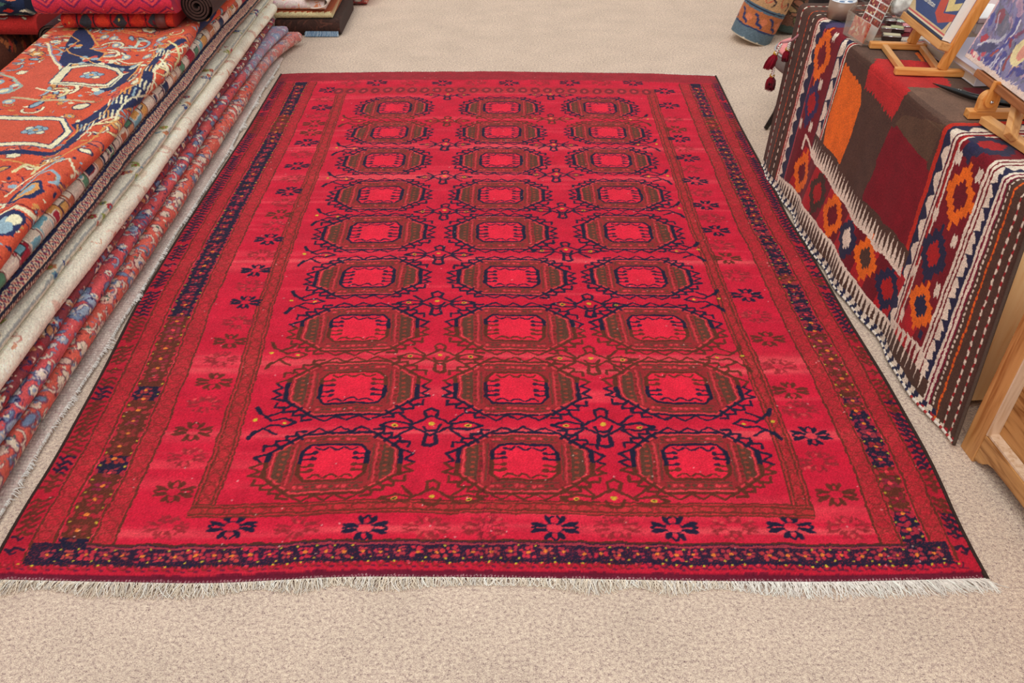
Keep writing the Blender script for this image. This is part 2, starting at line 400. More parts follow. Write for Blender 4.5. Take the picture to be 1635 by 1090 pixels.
# far end: guard with dark ovals, dull red end strip
m = (cv.Y > V(150)) & (cv.Y < V(139)) & (dl > .39) & (dr > .345); reg(m, rgb(176, 42, 50), .7)
t = (cv.X/.062) % 1-.5; c = (cv.Y-(V(150)+V(139))/2)/((V(139)-V(150))/2); h_ = np.hypot(t*2.2, c*1.1)
reg(m & (h_ < .85), rgb(110, 36, 44), .75); reg(m & (h_ < .35), ROSE, .7)
reg(cv.Y > V(127.5), rgb(150, 40, 48), .75)
reg((cv.Y > V(129)) & (sp > .7), rgb(112, 40, 44), .5)
# guls
def gul(px, py, hw, yt, yb):
    x, y = A(px, py); Bh = (A(px, yt)[1]-A(px, yb)[1])/2*.93; y = (A(px, yt)[1]+A(px, yb)[1])/2
    Aw = (A(px+hw, py)[0]-A(px-hw, py)[0])/2*.86
    def o(k, kk=None):   # octagon scaled
        kk = kk or k; a_, b_ = Aw*k, Bh*kk
        return [(x-a_, y-b_*.42), (x-a_*.55, y-b_), (x+a_*.55, y-b_), (x+a_, y-b_*.42), (x+a_, y+b_*.42), (x+a_*.55, y+b_), (x-a_*.55, y+b_), (x-a_, y+b_*.42)]
    ink = inkF
    cv.poly(o(1), rgb(150, 40, 44))
    # ring: olive at both ends, mottled along top and bottom
    for s in (-1, 1):
        cv.poly([(x+s*Aw*.93, y-Bh*.42), (x+s*Aw*.93, y+Bh*.42), (x+s*Aw*.74, y+Bh*.62), (x+s*Aw*.74, y-Bh*.62)], OLV, .85)
        cv.line([(x+s*Aw*.66, y-Bh*.66), (x+s*Aw*.66, y+Bh*.66)], .006, ROSE, .6)
        cv.line([(x+s*Aw*.60, y-Bh*.60), (x+s*Aw*.60, y+Bh*.60)], .005, OLV, .6)
        for k in range(7):
            yy = y+Bh*(-.5+k/6); cv.ell(x+s*Aw*.82, yy, .006, .004, rgb(172, 56, 46), .8)
            cv.ell(x+s*Aw*.70, yy+.003, .005, .004, BRN, .7)
    for s in (-1, 1):
        cv.line([(x-Aw*.52, y+s*Bh*.90), (x+Aw*.52, y+s*Bh*.90)], .005, OLV, .7)
        cv.line([(x-Aw*.52, y+s*Bh*.70), (x+Aw*.52, y+s*Bh*.70)], .005, OLV, .7)
        k = -Aw*.5
        while k < Aw*.52:
            cv.ell(x+k, y+s*Bh*.80, .006, .0045, OLV if int(k*100) % 2 else ROSE, .8); k += .0155
    cv.line(o(.965), .0045, ROSE, .9, closed=True)
    cv.line(o(1.03), .0085, ink, .95, closed=True)
    for s in (-1, 1): cv.line([(x+s*Aw*1.05, y-Bh*.40), (x+s*Aw*1.05, y+Bh*.40)], .013, ink, .95)
    # stepped edge on the slanting sides
    for sx in (-1, 1):
        for sy in (-1, 1):
            x1, y1, x2, y2 = Aw*.56, Bh*1.14, Aw*1.16, Bh*.50; n = 4; pts = [(x1, y1)]
            for i in range(n):
                xa = x1+(x2-x1)*(i+1)/n; ya = y1+(y2-y1)*(i)/n; yb_ = y1+(y2-y1)*(i+1)/n
                pts += [(xa, ya), (xa, yb_)]
            cv.line([(x+sx*p, y+sy*q) for p, q in pts], .0085, ink, .92)
            for i in range(n-1):
                xa = x1+(x2-x1)*(i+.8)/n; ya = y1+(y2-y1)*(i+.9)/n
                cv.line([(x+sx*xa, y+sy*ya), (x+sx*(xa-.014), y+sy*(ya-.014))], .010, ink, .9)
        w = .030
        cv.line([(x+sx*(Aw*1.06), y+Bh*.40), (x+sx*(Aw*1.08+w), y+Bh*.26), (x+sx*(Aw*1.08+.006), y+Bh*.05), (x+sx*(Aw*1.08+w), y-Bh*.06), (x+sx*(Aw*1.08+.006), y-Bh*.22), (x+sx*(Aw*1.08+w), y-Bh*.34), (x+sx*(Aw*1.06), y-Bh*.42)], .0080, ink, .92)
    for sy in (-1, 1):
        pts = []; n = 6
        for i in range(n+1): pts.append((x-Aw*.52+Aw*1.04*i/n, y+sy*(Bh*1.06+(.018 if i % 2 else 0))))
        cv.line(pts, .0068, ink, .92)
    # inner field
    inn = [(x-Aw*.53, y-Bh*.36), (x-Aw*.40, y-Bh*.60), (x+Aw*.40, y-Bh*.60), (x+Aw*.53, y-Bh*.36), (x+Aw*.53, y+Bh*.36), (x+Aw*.40, y+Bh*.60), (x-Aw*.40, y+Bh*.60), (x-Aw*.53, y+Bh*.36)]
    cv.poly(inn, rgb(224, 34, 60)); cv.line(inn, .0085, ink, .95, closed=True)
    for s in (-1, 1):
        cv.line([(x+s*Aw*.52, y-Bh*.36), (x+s*Aw*.52, y+Bh*.36)], .012, ink, .95)
        for yy in (-.30, -.13, .10, .28):
            cv.line([(x+s*Aw*.48, y+Bh*yy), (x+s*Aw*.36, y+Bh*yy)], .0065, ink, .9)
            cv.ell(x+s*Aw*.33, y+Bh*(yy+.03), .008, .0065, ink, .85)
    for sy in (-1, 1):
        for xx in (-.24, 0, .24):
            cv.line([(x+Aw*(xx-.10), y+sy*Bh*.50), (x+Aw*(xx-.03), y+sy*Bh*.42), (x+Aw*(xx+.03), y+sy*Bh*.42), (x+Aw*(xx+.10), y+sy*Bh*.50)], .0062, ink, .9)
GUL = [(630, 801, 958, 157, 189, 57, 62, 56), (622, 801, 970, 195, 229, 63, 66, 63), (614, 800, 976, 237, 277, 69, 72, 67), (607, 799, 990, 289, 335, 76, 76, 74), (598, 800, 1003, 344, 400, 90, 82, 80),
       (588, 817, 1023, 414, 473, 92, 94, 86), (573, 822, 1050, 489, 562, 103, 103, 98), (563, 825, 1082, 577, 665, 115, 109, 108), (532, 838, 1112, 690, 790, 118, 118, 112)]
for x1, x2, x3, yt, yb, w1, w2, w3 in GUL:
    for xx, w in ((x1, w1), (x2, w2), (x3, w3)): gul(xx, (yt+yb)/2, w, yt, yb)
def star(px, py, hw, half=None):
    x, y = A(px, py); w = (A(px+hw, py)[0]-A(px-hw, py)[0])/2; k = w/.135; ink = inkF
    L = lambda pts, wd=.0065, al=.92: cv.line([(x+p*w, y+q*.05*k) for p, q in pts], wd*min(1, .6+.4*k), ink, al)
    up = half != 'd'; dn = half != 'u'
    if up and dn: L([(-.42, 0), (0, -.75), (.42, 0), (0, .75), (-.42, 0)], .008)
    elif up: L([(-.42, 0), (0, .75), (.42, 0)], .008)
    else: L([(-.42, 0), (0, -.75), (.42, 0)], .008)
    for s in (-1, 1):
        L([(s*.40, .12), (s*.72, .30), (s*.99, 0), (s*.72, -.28), (s*.42, -.18)], .0075)
        L([(s*.9, .1), (s*.99, 0), (s*.9, -.1)], .010)
        if up: L([(s*.38, .25), (s*.62, .85)], .008)
        if dn: L([(s*.38, -.25), (s*.66, -.9)], .008)
        cv.ell(x+s*w*.72, y, .008*k, .006*k, YEL, .9); cv.ell(x+s*w*.72, y, .004, .003, rgb(60, 40, 30))
    if up: L([(-.1, .7), (-.13, 1.15), (0, 1.35), (.13, 1.15), (.1, .7)], .009)
    if dn: L([(-.1, -.75), (-.13, -1.35), (0, -1.5), (.13, -1.35), (.1, -.75)], .011)
    L([(-.16, -.1), (-.1, -.4), (.1, -.4), (.18, 0)], .009)
    cv.ell(x, y+.008, .008*k, .006*k, YEL, .9)
for px, py, hw in ((688, 680, 82), (962, 681, 82), (703, 570, 68), (944, 574, 70), (697, 484, 62), (941, 487, 60), (701, 407, 54), (904, 401, 54), (710, 338, 48), (897, 336, 48), (709, 283, 44), (888, 280, 44), (711, 231, 40), (884, 232, 38), (714, 194, 36), (880, 190, 36)):
    star(px, py, hw)
for px, py, hw in ((688, 797, 82), (982, 799, 86)): star(px, py, hw, 'u')
for px, py, hw in ((715, 152, 36), (879, 152, 36)): star(px, py, hw, 'd')
def edge_star(px, py, s, k):
    """half ornaments growing from the inner guard"""
    x, y = A(px, py); ink = inkF
    L = lambda pts, wd=.0075: cv.line([(x+s*p*k, y+q*k) for p, q in pts], wd, ink, .92)
    L([(.0, .055), (.022, .030), (.05, .008), (.085, .018), (.115, 0), (.085, -.014), (.05, -.006), (.022, -.03), (0, -.055)])
    L([(.03, .02), (.07, .045)], .008); L([(.03, -.02), (.07, -.045)], .008); L([(0, .06), (.012, .035)], .013); L([(0, -.06), (.012, -.035)], .013)
    cv.ell(x+s*.085*k, y, .006, .004, YEL); cv.ell(x+s*.004, y+.012, .006, .005, YEL)
for px, py in ((404, 676), (430, 568), (462, 483), (483, 409), (503, 347), (520, 287), (535, 238), (545, 194)): edge_star(px, py, 1, 1.0)
for px, py in ((1238, 678), (1190, 572), (1150, 480), (1118, 402), (1087, 335), (1068, 283), (1050, 232), (1036, 192)): edge_star(px, py, -1, 1.0)
# dark flecks near the middle: shade of a lengthwise crease put into the colour
for _ in range(120):
    x, y = A(random.gauss(778, 10), random.uniform(600, 905))
    cv.line([(x, y), (x+random.uniform(-.002, .002), y+random.uniform(.006, .03))], .0022, rgb(96, 14, 34), .5)
for _ in range(420):
    cv.ell(random.uniform(0, RW), random.uniform(.02, RL), .0022, .002, rgb(235, 190, 180), .7)
m = cv.Y0 < E1; cv.a[m] = rgb(104, 22, 44)
for xx in range(int(RW/.008)): cv.line([(xx*.008+.002, .007), (xx*.008+.005, .001)], .0022, rgb(225, 196, 190), .75)
cv.noise(.055, .05)
q = RS.rand(cv.ny, cv.nx) < .05
for ax in (0, 1): 
    sh = np.roll(cv.a, 1, axis=ax); cv.a[q] = cv.a[q]*.4+sh[q]*.6
cv.a[:2] = rgb(90, 24, 40); cv.a[:, :3] = rgb(58, 26, 26); cv.a[:, -3:] = rgb(46, 30, 30); cv.a[-2:] = rgb(150, 60, 62)
a_, b_ = np.meshgrid(cv.x, cv.y)
X, Y = rug_xy(a_, b_)
Z = .010+.0006*RS.randn(*X.shape)+.0014*vnoise(X.shape, (60, 60))+.0010*vnoise(X.shape, (14, 20))
Z += .004*np.exp(-((a_-.55)/.10)**2)*np.exp(-(b_/.25)**2)+.004*np.exp(-((a_-1.75)/.14)**2)*np.exp(-(b_/.2)**2)
Z[b_ < .018] = .006
for sl in ((0, slice(None)), (-1, slice(None)), (slice(None), 0), (slice(None), -1)): Z[sl] = .0005
rug = link('pile_rug', grid_mesh('pile_rug', np.stack([X, Y, Z], -1), cv.a), yarn('rug_wool', bump=.5, var=.14, scale=700))
tag(rug, 'large crimson wool rug with three columns of octagons, spread flat on the carpet', 'rug')
def strands(name, paths, w, cols, mat, parent):
    """many fine threads as one mesh of three-sided tapering tubes; paths (n, k, 3)"""
    P = np.asarray(paths, float); n, k, _ = P.shape
    t = np.gradient(P, axis=1); t /= np.linalg.norm(t, axis=2, keepdims=True)+1e-9
    s = np.cross(t, [0.05, .02, 1.0]); s /= np.linalg.norm(s, axis=2, keepdims=True)+1e-9; u = np.cross(s, t)
    ww = np.asarray(w).reshape(-1, 1, 1)*np.linspace(1, .45, k)[None, :, None]
    ring = np.stack([P+s*ww, P-s*ww*.6+u*ww, P-s*ww*.6-u*ww*.6], 2)       # n,k,3,3
    V_ = ring.reshape(-1, 3); F = []
    base = (np.arange(n)*k*3)[:, None, None]; i = (np.arange(k-1)*3)[None, :, None]; j = np.arange(3)[None, None, :]; j2 = (j+1) % 3
    q = np.stack([base+i+j, base+i+j2, base+i+3+j2, base+i+3+j], -1).reshape(-1, 4)
    me = bpy.data.meshes.new(name); me.vertices.add(len(V_)); me.vertices.foreach_set('co', V_.astype(np.float32).ravel())
    me.loops.add(len(q)*4); me.loops.foreach_set('vertex_index', q.ravel().astype(np.int32))
    me.polygons.add(len(q)); me.polygons.foreach_set('loop_start', np.arange(0, len(q)*4, 4, dtype=np.int32)); me.update(calc_edges=True)
    at = me.color_attributes.new('Col', 'BYTE_COLOR', 'POINT'); c4 = np.ones((len(V_), 4), np.float32); c4[:, :3] = np.repeat(np.asarray(cols), k*3, axis=0)
    at.data.foreach_set('color_srgb', c4.ravel()); me.validate()
    return link(name, me, mat, parent)
def fringe_end(n, far):
    paths = []; cols = []; ws = []
    for i in range(n):
        u = (i+random.random())/n; x, y = rug_xy(np.array(u*RW), np.array(RL if far else 0.0)); x = float(x); y = float(y)
        if far:
            L_ = random.uniform(.012, .030); d = (random.uniform(-.25, .25), 1)
        else:
            clump = .5+.5*math.sin(u*47+2*math.sin(u*19)); L_ = .018+.022*clump*random.uniform(.6, 1.1); lean = random.gauss(.15*math.sin(u*60), .35)
            if u > .8: L_ = random.uniform(.030, .046); lean += (u-.8)*4.5
            if u < .12: L_ *= 1.1; lean -= .4
            d = (lean, -1)
        nrm = math.hypot(*d); dx, dy = d[0]/nrm*L_, d[1]/nrm*L_; cu = random.gauss(0, .004); lift = random.uniform(.001, .005)
        pts = [(x, y+(-.004 if far else .0015), .0066), (x+dx*.33+cu, y+dy*.33, .004+lift), (x+dx*.7+cu*.4, y+dy*.7, .002+lift*.7), (x+dx-cu, y+dy, .0015+lift*.3)]
        paths.append(pts); k = random.uniform(.85, 1.05); b = rgb(254, 245, 234) if (u > .75 or random.random() < .4) else rgb(246, 230, 208)
        cols.append(np.clip(b*k, 0, 1)); ws.append(random.uniform(.0010, .0018))
    return paths, ws, cols
p, w, c = fringe_end(1500, False)
tag(strands('fringe', p, w, c, yarn('fringe_cotton', bump=.05, var=.06), rug), 'cream cotton fringe along the near end', kind='stuff')
p, w, c = fringe_end(700, True)
tag(strands('fringe', p, w, c, yarn('fringe_cotton'), rug), 'cream cotton fringe along the far end', kind='stuff')
m = MB()
for a0 in (0.0, RW):
    pts = []
    for k in range(90):
        x, y = rug_xy(np.array(a0), np.array(k/89*RL)); pts.append((float(x), float(y), .0062))
    mb = MB().tube(pts, .0052, 6); mb.build('selvedge', plain('selvedge_wool', (52, 36, 30), .95, noise=.3, nscale=200), rug)

# ------------------------------------------------------------------ walls of the shop (outside the frame)
for nm, c_, e1_, e2_ in (('wall_back', (-3.5, 8.0, 0), (6.9, 0, 0), (0, .1, 0)), ('wall_left', (-3.5, -1.9, 0), (-.1, 0, 0), (0, 9.9, 0)), ('wall_right', (3.3, -1.9, 0), (.1, 0, 0), (0, 9.9, 0))):
    tag(MB().box(c_, e1_, e2_, (0, 0, 2.6)).build(nm, plain('wall_paint', (228, 222, 210), .9, noise=.03, nscale=8, bump=.1)), 'off-white painted wall', kind='structure')
# ------------------------------------------------------------------ carpet floor
def carpet():
    m, nt, b = newmat('carpet_loops'); N = nt.nodes; L = nt.links
    g = N.new('ShaderNodeNewGeometry')
    mp = N.new('ShaderNodeMapping'); mp.inputs['Scale'].default_value = (1, 1.25, 1); L.new(g.outputs['Position'], mp.inputs[0])
    n1 = N.new('ShaderNodeTexNoise'); n1.inputs['Scale'].default_value = 430; n1.inputs['Detail'].default_value = 2; n1.inputs['Distortion'].default_value = 1.2; L.new(mp.outputs[0], n1.inputs['Vector'])
    n2 = N.new('ShaderNodeTexNoise'); n2.inputs['Scale'].default_value = 110; n2.inputs['Detail'].default_value = 4; L.new(mp.outputs[0], n2.inputs['Vector'])
    n3 = N.new('ShaderNodeTexNoise'); n3.inputs['Scale'].default_value = 5; n3.inputs['Detail'].default_value = 2; L.new(mp.outputs[0], n3.inputs['Vector'])
    vo = N.new('ShaderNodeTexVoronoi'); vo.inputs['Scale'].default_value = 260; L.new(mp.outputs[0], vo.inputs['Vector'])
    r1 = N.new('ShaderNodeValToRGB'); e = r1.color_ramp.elements
    def lin(c): return [((v/255)/12.92 if v/255 <= .04045 else ((v/255+.055)/1.055)**2.4) for v in c]+[1]
    e[0].position = .34; e[0].color = lin((112, 88, 88)); e[1].position = .66; e[1].color = lin((252, 234, 210))
    q = e.new(.44); q.color = lin((194, 170, 158)); q = e.new(.53); q.color = lin((224, 202, 180))
    ma = N.new('ShaderNodeMath'); ma.operation = 'MULTIPLY_ADD'; ma.inputs[1].default_value = .62; L.new(n1.outputs['Fac'], ma.inputs[0])
    mb_ = N.new('ShaderNodeMath'); mb_.operation = 'MULTIPLY'; mb_.inputs[1].default_value = .38; L.new(n2.outputs['Fac'], mb_.inputs[0]); L.new(mb_.outputs[0], ma.inputs[2])
    L.new(ma.outputs[0], r1.inputs[0])
    mr = N.new('ShaderNodeMapRange'); mr.inputs['From Min'].default_value = .3; mr.inputs['From Max'].default_value = .7; mr.inputs['To Min'].default_value = .94; mr.inputs['To Max'].default_value = 1.05; L.new(n3.outputs['Fac'], mr.inputs['Value'])
    sc = N.new('ShaderNodeVectorMath'); sc.operation = 'SCALE'; L.new(r1.outputs[0], sc.inputs[0]); L.new(mr.outputs[0], sc.inputs['Scale'])
    L.new(sc.outputs[0], b.inputs['Base Color']); b.inputs['Roughness'].default_value = 1; b.inputs['Specular IOR Level'].default_value = .1
    bp = N.new('ShaderNodeBump'); bp.inputs['Strength'].default_value = .55; bp.inputs['Distance'].default_value = .003; bp.invert = True
    L.new(vo.outputs['Distance'], bp.inputs['Height']); b2 = N.new('ShaderNodeBump'); b2.inputs['Strength'].default_value = .4; b2.inputs['Distance'].default_value = .004
    L.new(n2.outputs['Fac'], b2.inputs['Height']); L.new(bp.outputs[0], b2.inputs['Normal']); L.new(b2.outputs[0], b.inputs['Normal'])
    return m
fl = MB().box((-6, -2, -.05), (12, 0, 0), (0, 12, 0), (0, 0, .05)).build('floor', carpet()); tag(fl, 'beige speckled loop carpet', kind='structure')

# ------------------------------------------------------------------ folded rugs
WOOL = lambda: yarn('pile_wool', bump=.4, var=.12, scale=600)
def flora(cv, n, size, cols, out=None, rs=None, kinds='lfc', xr=None, yr=None):
    rs = rs or random
    xr = xr or (cv.x0, cv.x[-1]); yr = yr or (cv.y0, cv.y[-1])
    for _ in range(n):
        x = rs.uniform(*xr); y = rs.uniform(*yr); s = size*rs.uniform(.5, 1.3); c = rs.choice(cols); k = rs.choice(kinds); an = rs.uniform(0, PI)
        if k == 'l':
            if out is not None: cv.ell(x, y, s*.62, s*.30, out, .9, an)
            cv.ell(x, y, s*.5, s*.2, c, 1, an)
        elif k == 'f':
            m = 6; c2 = rs.choice(cols)
            for i in range(m):
                a = i*2*PI/m+an
                if out is not None: cv.ell(x+math.cos(a)*s*.32, y+math.sin(a)*s*.32, s*.24, s*.24, out, .8)
            for i in range(m):
                a = i*2*PI/m+an; cv.ell(x+math.cos(a)*s*.32, y+math.sin(a)*s*.32, s*.17, s*.17, c, 1)
            cv.ell(x, y, s*.2, s*.2, c2)
        elif k == 'c':
            pts = [(x+math.cos(an+t)*s*.6*(1-.13*t), y+math.sin(an+t)*s*.6*(1-.13*t)) for t in np.linspace(0, 3.6, 8)]
            if out is not None: cv.line(pts, s*.22, out, .7)
            cv.line(pts, s*.12, c, 1)
        elif k == 's':
            cv.line([(x, y), (x+math.cos(an)*s, y+math.sin(an)*s)], s*.14, c, .9)
        elif k == 'd':
            cv.poly([(x-s*.5, y), (x, y-s*.35), (x+s*.5, y), (x, y+s*.35)], c)
def folded(name, label, O, sdir, z0, z1, depth, l0, l1, apex, cvp, group=None, res=.003, ry=.005, topx=.12, wave=None, cat='rug', body=None, fray=0.0):
    """a folded rug: the rounded fold looks along sdir, the rug is long along l (left-handed side of sdir)"""
    O = np.array(O, float); sd = np.array([sdir[0], sdir[1], 0.0]); ld = np.array([0, 1.0, 0]) if abs(sdir[0]) > .5 else np.array([1.0, 0, 0])
    z1 = z1-.0035; r = (z1-z0)/2; hq = PI*r/2
    dense = np.arange(-hq-.03, hq+topx+1e-6, res)
    tail = np.linspace(hq+topx+.02, hq+depth-r, 10)
    q = np.concatenate([dense, tail])
    nl = int((l1-l0)/ry)+1; l = np.linspace(l0, l1, nl)
    ap = apex(l)[:, None]
    def sec(q):
        s = np.where(q > hq, -r-(q-hq), np.where(q < -hq, -r+(q+hq), -r+r*np.cos(q/r)))
        z = np.where(q > hq, z1, np.where(q < -hq, z0, z0+r+r*np.sin(np.clip(q/r, -PI/2, PI/2))))
        return s, z
    s, z = sec(q); Q, Lm = np.meshgrid(q, l)
    S = ap+s[None]; Z = np.repeat(z[None], nl, 0)
    # the far edge closes straight down and back along the bottom
    back = np.array([[-depth, z1-.006], [-depth-.0, z0+.006]]); bot = np.array([-depth+.02, -r-.04])
    Sb = np.concatenate([np.full((nl, 1), back[0, 0]), np.full((nl, 1), back[1, 0]), np.full((nl, 1), bot[0]), ap*.5+np.full((nl, 1), bot[1])], 1)
    Zb = np.repeat(np.array([[back[0, 1], back[1, 1], z0, z0]]), nl, 0)
    cols = cvp.sample(Q, Lm)
    cb = cvp.sample(np.full((nl, 4), hq), np.repeat(l[:, None], 4, 1))
    if wave is not None: Z = Z+wave(S, Lm)*np.clip((Z-z0)/(z1-z0), 0, 1)
    Z = Z+.0007*RS.randn(*Z.shape)*(Q > -hq)
    S = np.concatenate([S, Sb], 1); Z = np.concatenate([Z, Zb], 1); LL = np.repeat(l[:, None], S.shape[1], 1)
    P = O+sd*S[..., None]+ld*LL[..., None]; P[..., 2] += Z
    col = np.concatenate([cols, cb], 1)
    o = link(name, grid_mesh(name, P, col, closed_x=True, caps=True), WOOL())
    return tag(o, label, cat, group)
def cvf(z0, z1, l0, l1, base, topx=.12, res=.003, ry=.005, jit=.002):
    r = (z1-z0)/2; hq = PI*r/2
    return Cv(-hq-.03, hq+topx, l0, l1, res, base, ry=ry, jit=jit, jc=3)
KN = np.array([(0, -1.245), (.018, -1.262), (.078, -1.306), (.122, -1.328), (.152, -1.341), (.205, -1.348), (.237, -1.379), (.30, -1.401), (.36, -1.42), (.40, -1.43)])
def cx_at(z): return float(np.interp(z, KN[:, 0], KN[:, 1]))
def wob(seed, a=.006, endpull=0):
    rr = random.Random(seed); ph = [rr.uniform(0, 6) for _ in range(4)]
    return lambda l: a*np.sin(l*2.1+ph[0])+a*.6*np.sin(l*5.3+ph[1])+a*.25*np.sin(l*13+ph[2])-endpull*np.clip(l-4.2, 0, 1)**2
GP = 'folded rugs in the long stack on the left'
def pilerug(name, label, z0, z1, l1, base, paint, seed, off=.012, XL=-1.98, topx=.05, a=.005, wave=None, l0=.55, apx=None, endpull=0):
    c = cvf(z0, z1, l0, l1, base, topx); random.seed(seed); paint(c); c.noise(.05, .06)
    x0 = apx if apx is not None else cx_at((z0+z1)/2)+off
    w = wob(seed, a, endpull)
    return folded(name, label, (x0, 0, 0), (1, 0), z0, z1, x0-XL, l0, l1, w, c, GP, topx=topx, wave=wave)
# --- plain back of a rug with white edge tufts, lowest
def p(c):
    y = c.y0
    c.a[:] = rgb(206, 190, 178)
    rows = (np.floor(c.Y/.006).astype(int) % 2 == 0)
    c.a[rows] = rgb(186, 164, 156)
    flora(c, 900, .012, [rgb(232, 222, 214), rgb(170, 140, 136)], kinds='s')
o = pilerug('folded_rug', 'grey-beige woven rug with white tufted edge, lowest of the long left stack', 0.0, .017, 4.5, rgb(206, 190, 178), p, 3, off=.008, a=.006)
paths = []; cols = []; ws = []; wf = wob(3, .006); xa = cx_at(.0085)+.008
for i in range(1300):
    l = random.uniform(.9, 4.4); x = xa+float(wf(np.array(l)))-.004; cl = max(0, math.sin(l*23)+.6*math.sin(l*51)+.35)
    L_ = .006+.012*cl*random.random(); dy = random.gauss(-.003, .006)
    paths.append([(x, l, .012), (x+L_*.5, l+dy*.5, .013), (x+L_, l+dy, .008)]); cols.append(rgb(246, 240, 232)*random.uniform(.9, 1)); ws.append(random.uniform(.001, .002))
tag(strands('fringe', paths, ws, cols, yarn('fringe_cotton'), o), 'short white tufts along the edge', kind='stuff')
CR = rgb(228, 205, 180); PK = rgb(222, 170, 150); BL = rgb(118, 132, 160); NV = rgb(48, 46, 86); LBL = rgb(160, 172, 190)
def p(c):
    flora(c, 420, .045, [PK, CR, rgb(225, 190, 170), BL, CR], rgb(130, 70, 90), kinds='lfc'); flora(c, 1500, .016, [CR, BL, rgb(120, 50, 60), rgb(90, 110, 100)], kinds='lds')
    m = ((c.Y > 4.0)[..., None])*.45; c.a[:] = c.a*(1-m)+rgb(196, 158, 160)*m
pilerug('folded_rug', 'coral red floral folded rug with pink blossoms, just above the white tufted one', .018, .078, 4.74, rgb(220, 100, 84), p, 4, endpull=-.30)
def p(c):
    flora(c, 420, .042, [BL, LBL, rgb(226, 205, 195), rgb(190, 70, 85), rgb(232, 214, 190)], rgb(86, 80, 120), kinds='lfc'); flora(c, 800, .016, [CR, BL, NV], kinds='lds')
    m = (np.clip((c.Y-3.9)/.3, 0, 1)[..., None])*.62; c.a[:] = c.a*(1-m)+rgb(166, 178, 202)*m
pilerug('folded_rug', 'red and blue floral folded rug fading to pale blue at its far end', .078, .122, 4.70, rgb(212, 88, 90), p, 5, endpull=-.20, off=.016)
def p(c):
    flora(c, 500, .035, [rgb(170, 40, 50), CR, BL, rgb(190, 130, 90)], NV, kinds='lfd'); flora(c, 900, .014, [CR, NV, rgb(185, 50, 50)], kinds='lds')
pilerug('folded_rug', 'thin dark red and navy patterned folded rug squeezed under the thick cream roll', .122, .152, 4.74, rgb(140, 60, 66), p, 6, off=.006)
def p(c):
    c.a[:] = rgb(250, 238, 216)
    flora(c, 90, .06, [rgb(232, 200, 178), rgb(228, 190, 170), rgb(235, 214, 190)], kinds='lc'); flora(c, 26, .045, [rgb(214, 140, 124), rgb(222, 160, 130)], kinds='lfc')
    m = (np.clip((1.75-c.Y)/.3, 0, 1)[..., None])*.35*(.6+.4*np.sign(np.sin(c.Y*60)))[..., None]; c.a[:] = c.a*(1-m)+rgb(222, 178, 160)*m
pilerug('folded_rug', 'thick cream folded rug with faint peach flowers in the middle of the left stack', .152, .205, 4.83, rgb(238, 226, 204), p, 7, off=.018, a=.004)
def p(c):
    c.a[:] = rgb(222, 216, 196)
    q = c.X; c.a[np.abs(q-.006) < .004] = rgb(168, 172, 166)
    for y in np.arange(.8, 4.8, .31): flora(c, 10, .03, [rgb(110, 150, 165), rgb(200, 130, 90), rgb(150, 160, 80), rgb(170, 50, 60), rgb(60, 80, 130)], rgb(225, 205, 170), kinds='ldf', yr=(y, y+.13))
pilerug('folded_rug', 'thin pale grey-cream folded rug with scattered green and blue motifs', .205, .237, 4.92, rgb(212, 206, 186), p, 8, off=.004)
# bordered rug: red, navy stripe, lattice stripe, ladder of white dashes
def p(c):
    c.a[:] = rgb(150, 36, 46)
    def band(a, b, col): c.a[(c.X > a) & (c.X < b)] = col
    band(.058, .12, rgb(160, 42, 50)); band(.038, .050, rgb(44, 48, 84)); band(.050, .060, rgb(178, 150, 130)); band(.008, .038, rgb(226, 196, 164)); band(-.002, .008, rgb(38, 44, 62)); band(-.020, -.002, rgb(96, 30, 42)); band(-.07, -.034, rgb(130, 50, 60))
    for y in np.arange(c.y0, c.y[-1], .022):
        cr = rgb(166, 40, 60); c.line([(.012, y), (.034, y+.016)], .0042, rgb(60, 40, 84)); c.line([(.012, y+.016), (.034, y)], .0042, cr); c.ell(.023, y+.019, .004, .003, NV)
        c.line([(.0505, y), (.060, y+.012)], .004, rgb(110, 30, 50))
    for y in np.arange(c.y0, c.y[-1], .013):
        c.line([(-.018, y), (-.004, y+.007)], .004, rgb(236, 216, 186))
    for y in np.arange(c.y0, c.y[-1], .16):
        c.line([(-.024, y), (-.024, y+.10)], .006, rgb(226, 170, 130)); c.line([(-.030, y), (-.030, y+.10)], .003, NV)
    # near end: boxed corner of the border
    for y0, y1 in ((1.18, 1.50),):
        c.poly([(-.01, y0), (.10, y0), (.10, y1), (-.01, y1)], rgb(216, 160, 112))
        for k in range(4): c.line([(.0+.02*k, y0+.02+.02*k), (.085, y0+.02+.02*k), (.085, y1-.03), (.0+.02*k, y1-.03)], .006, [NV, rgb(170, 40, 50), rgb(226, 190, 150), rgb(170, 40, 50)][k], closed=True)
pilerug('folded_rug', 'dark red folded rug with a navy line and a beaded cream border stripe', .237, .30, 5.3, rgb(150, 36, 46), p, 9, off=.010, topx=.07)
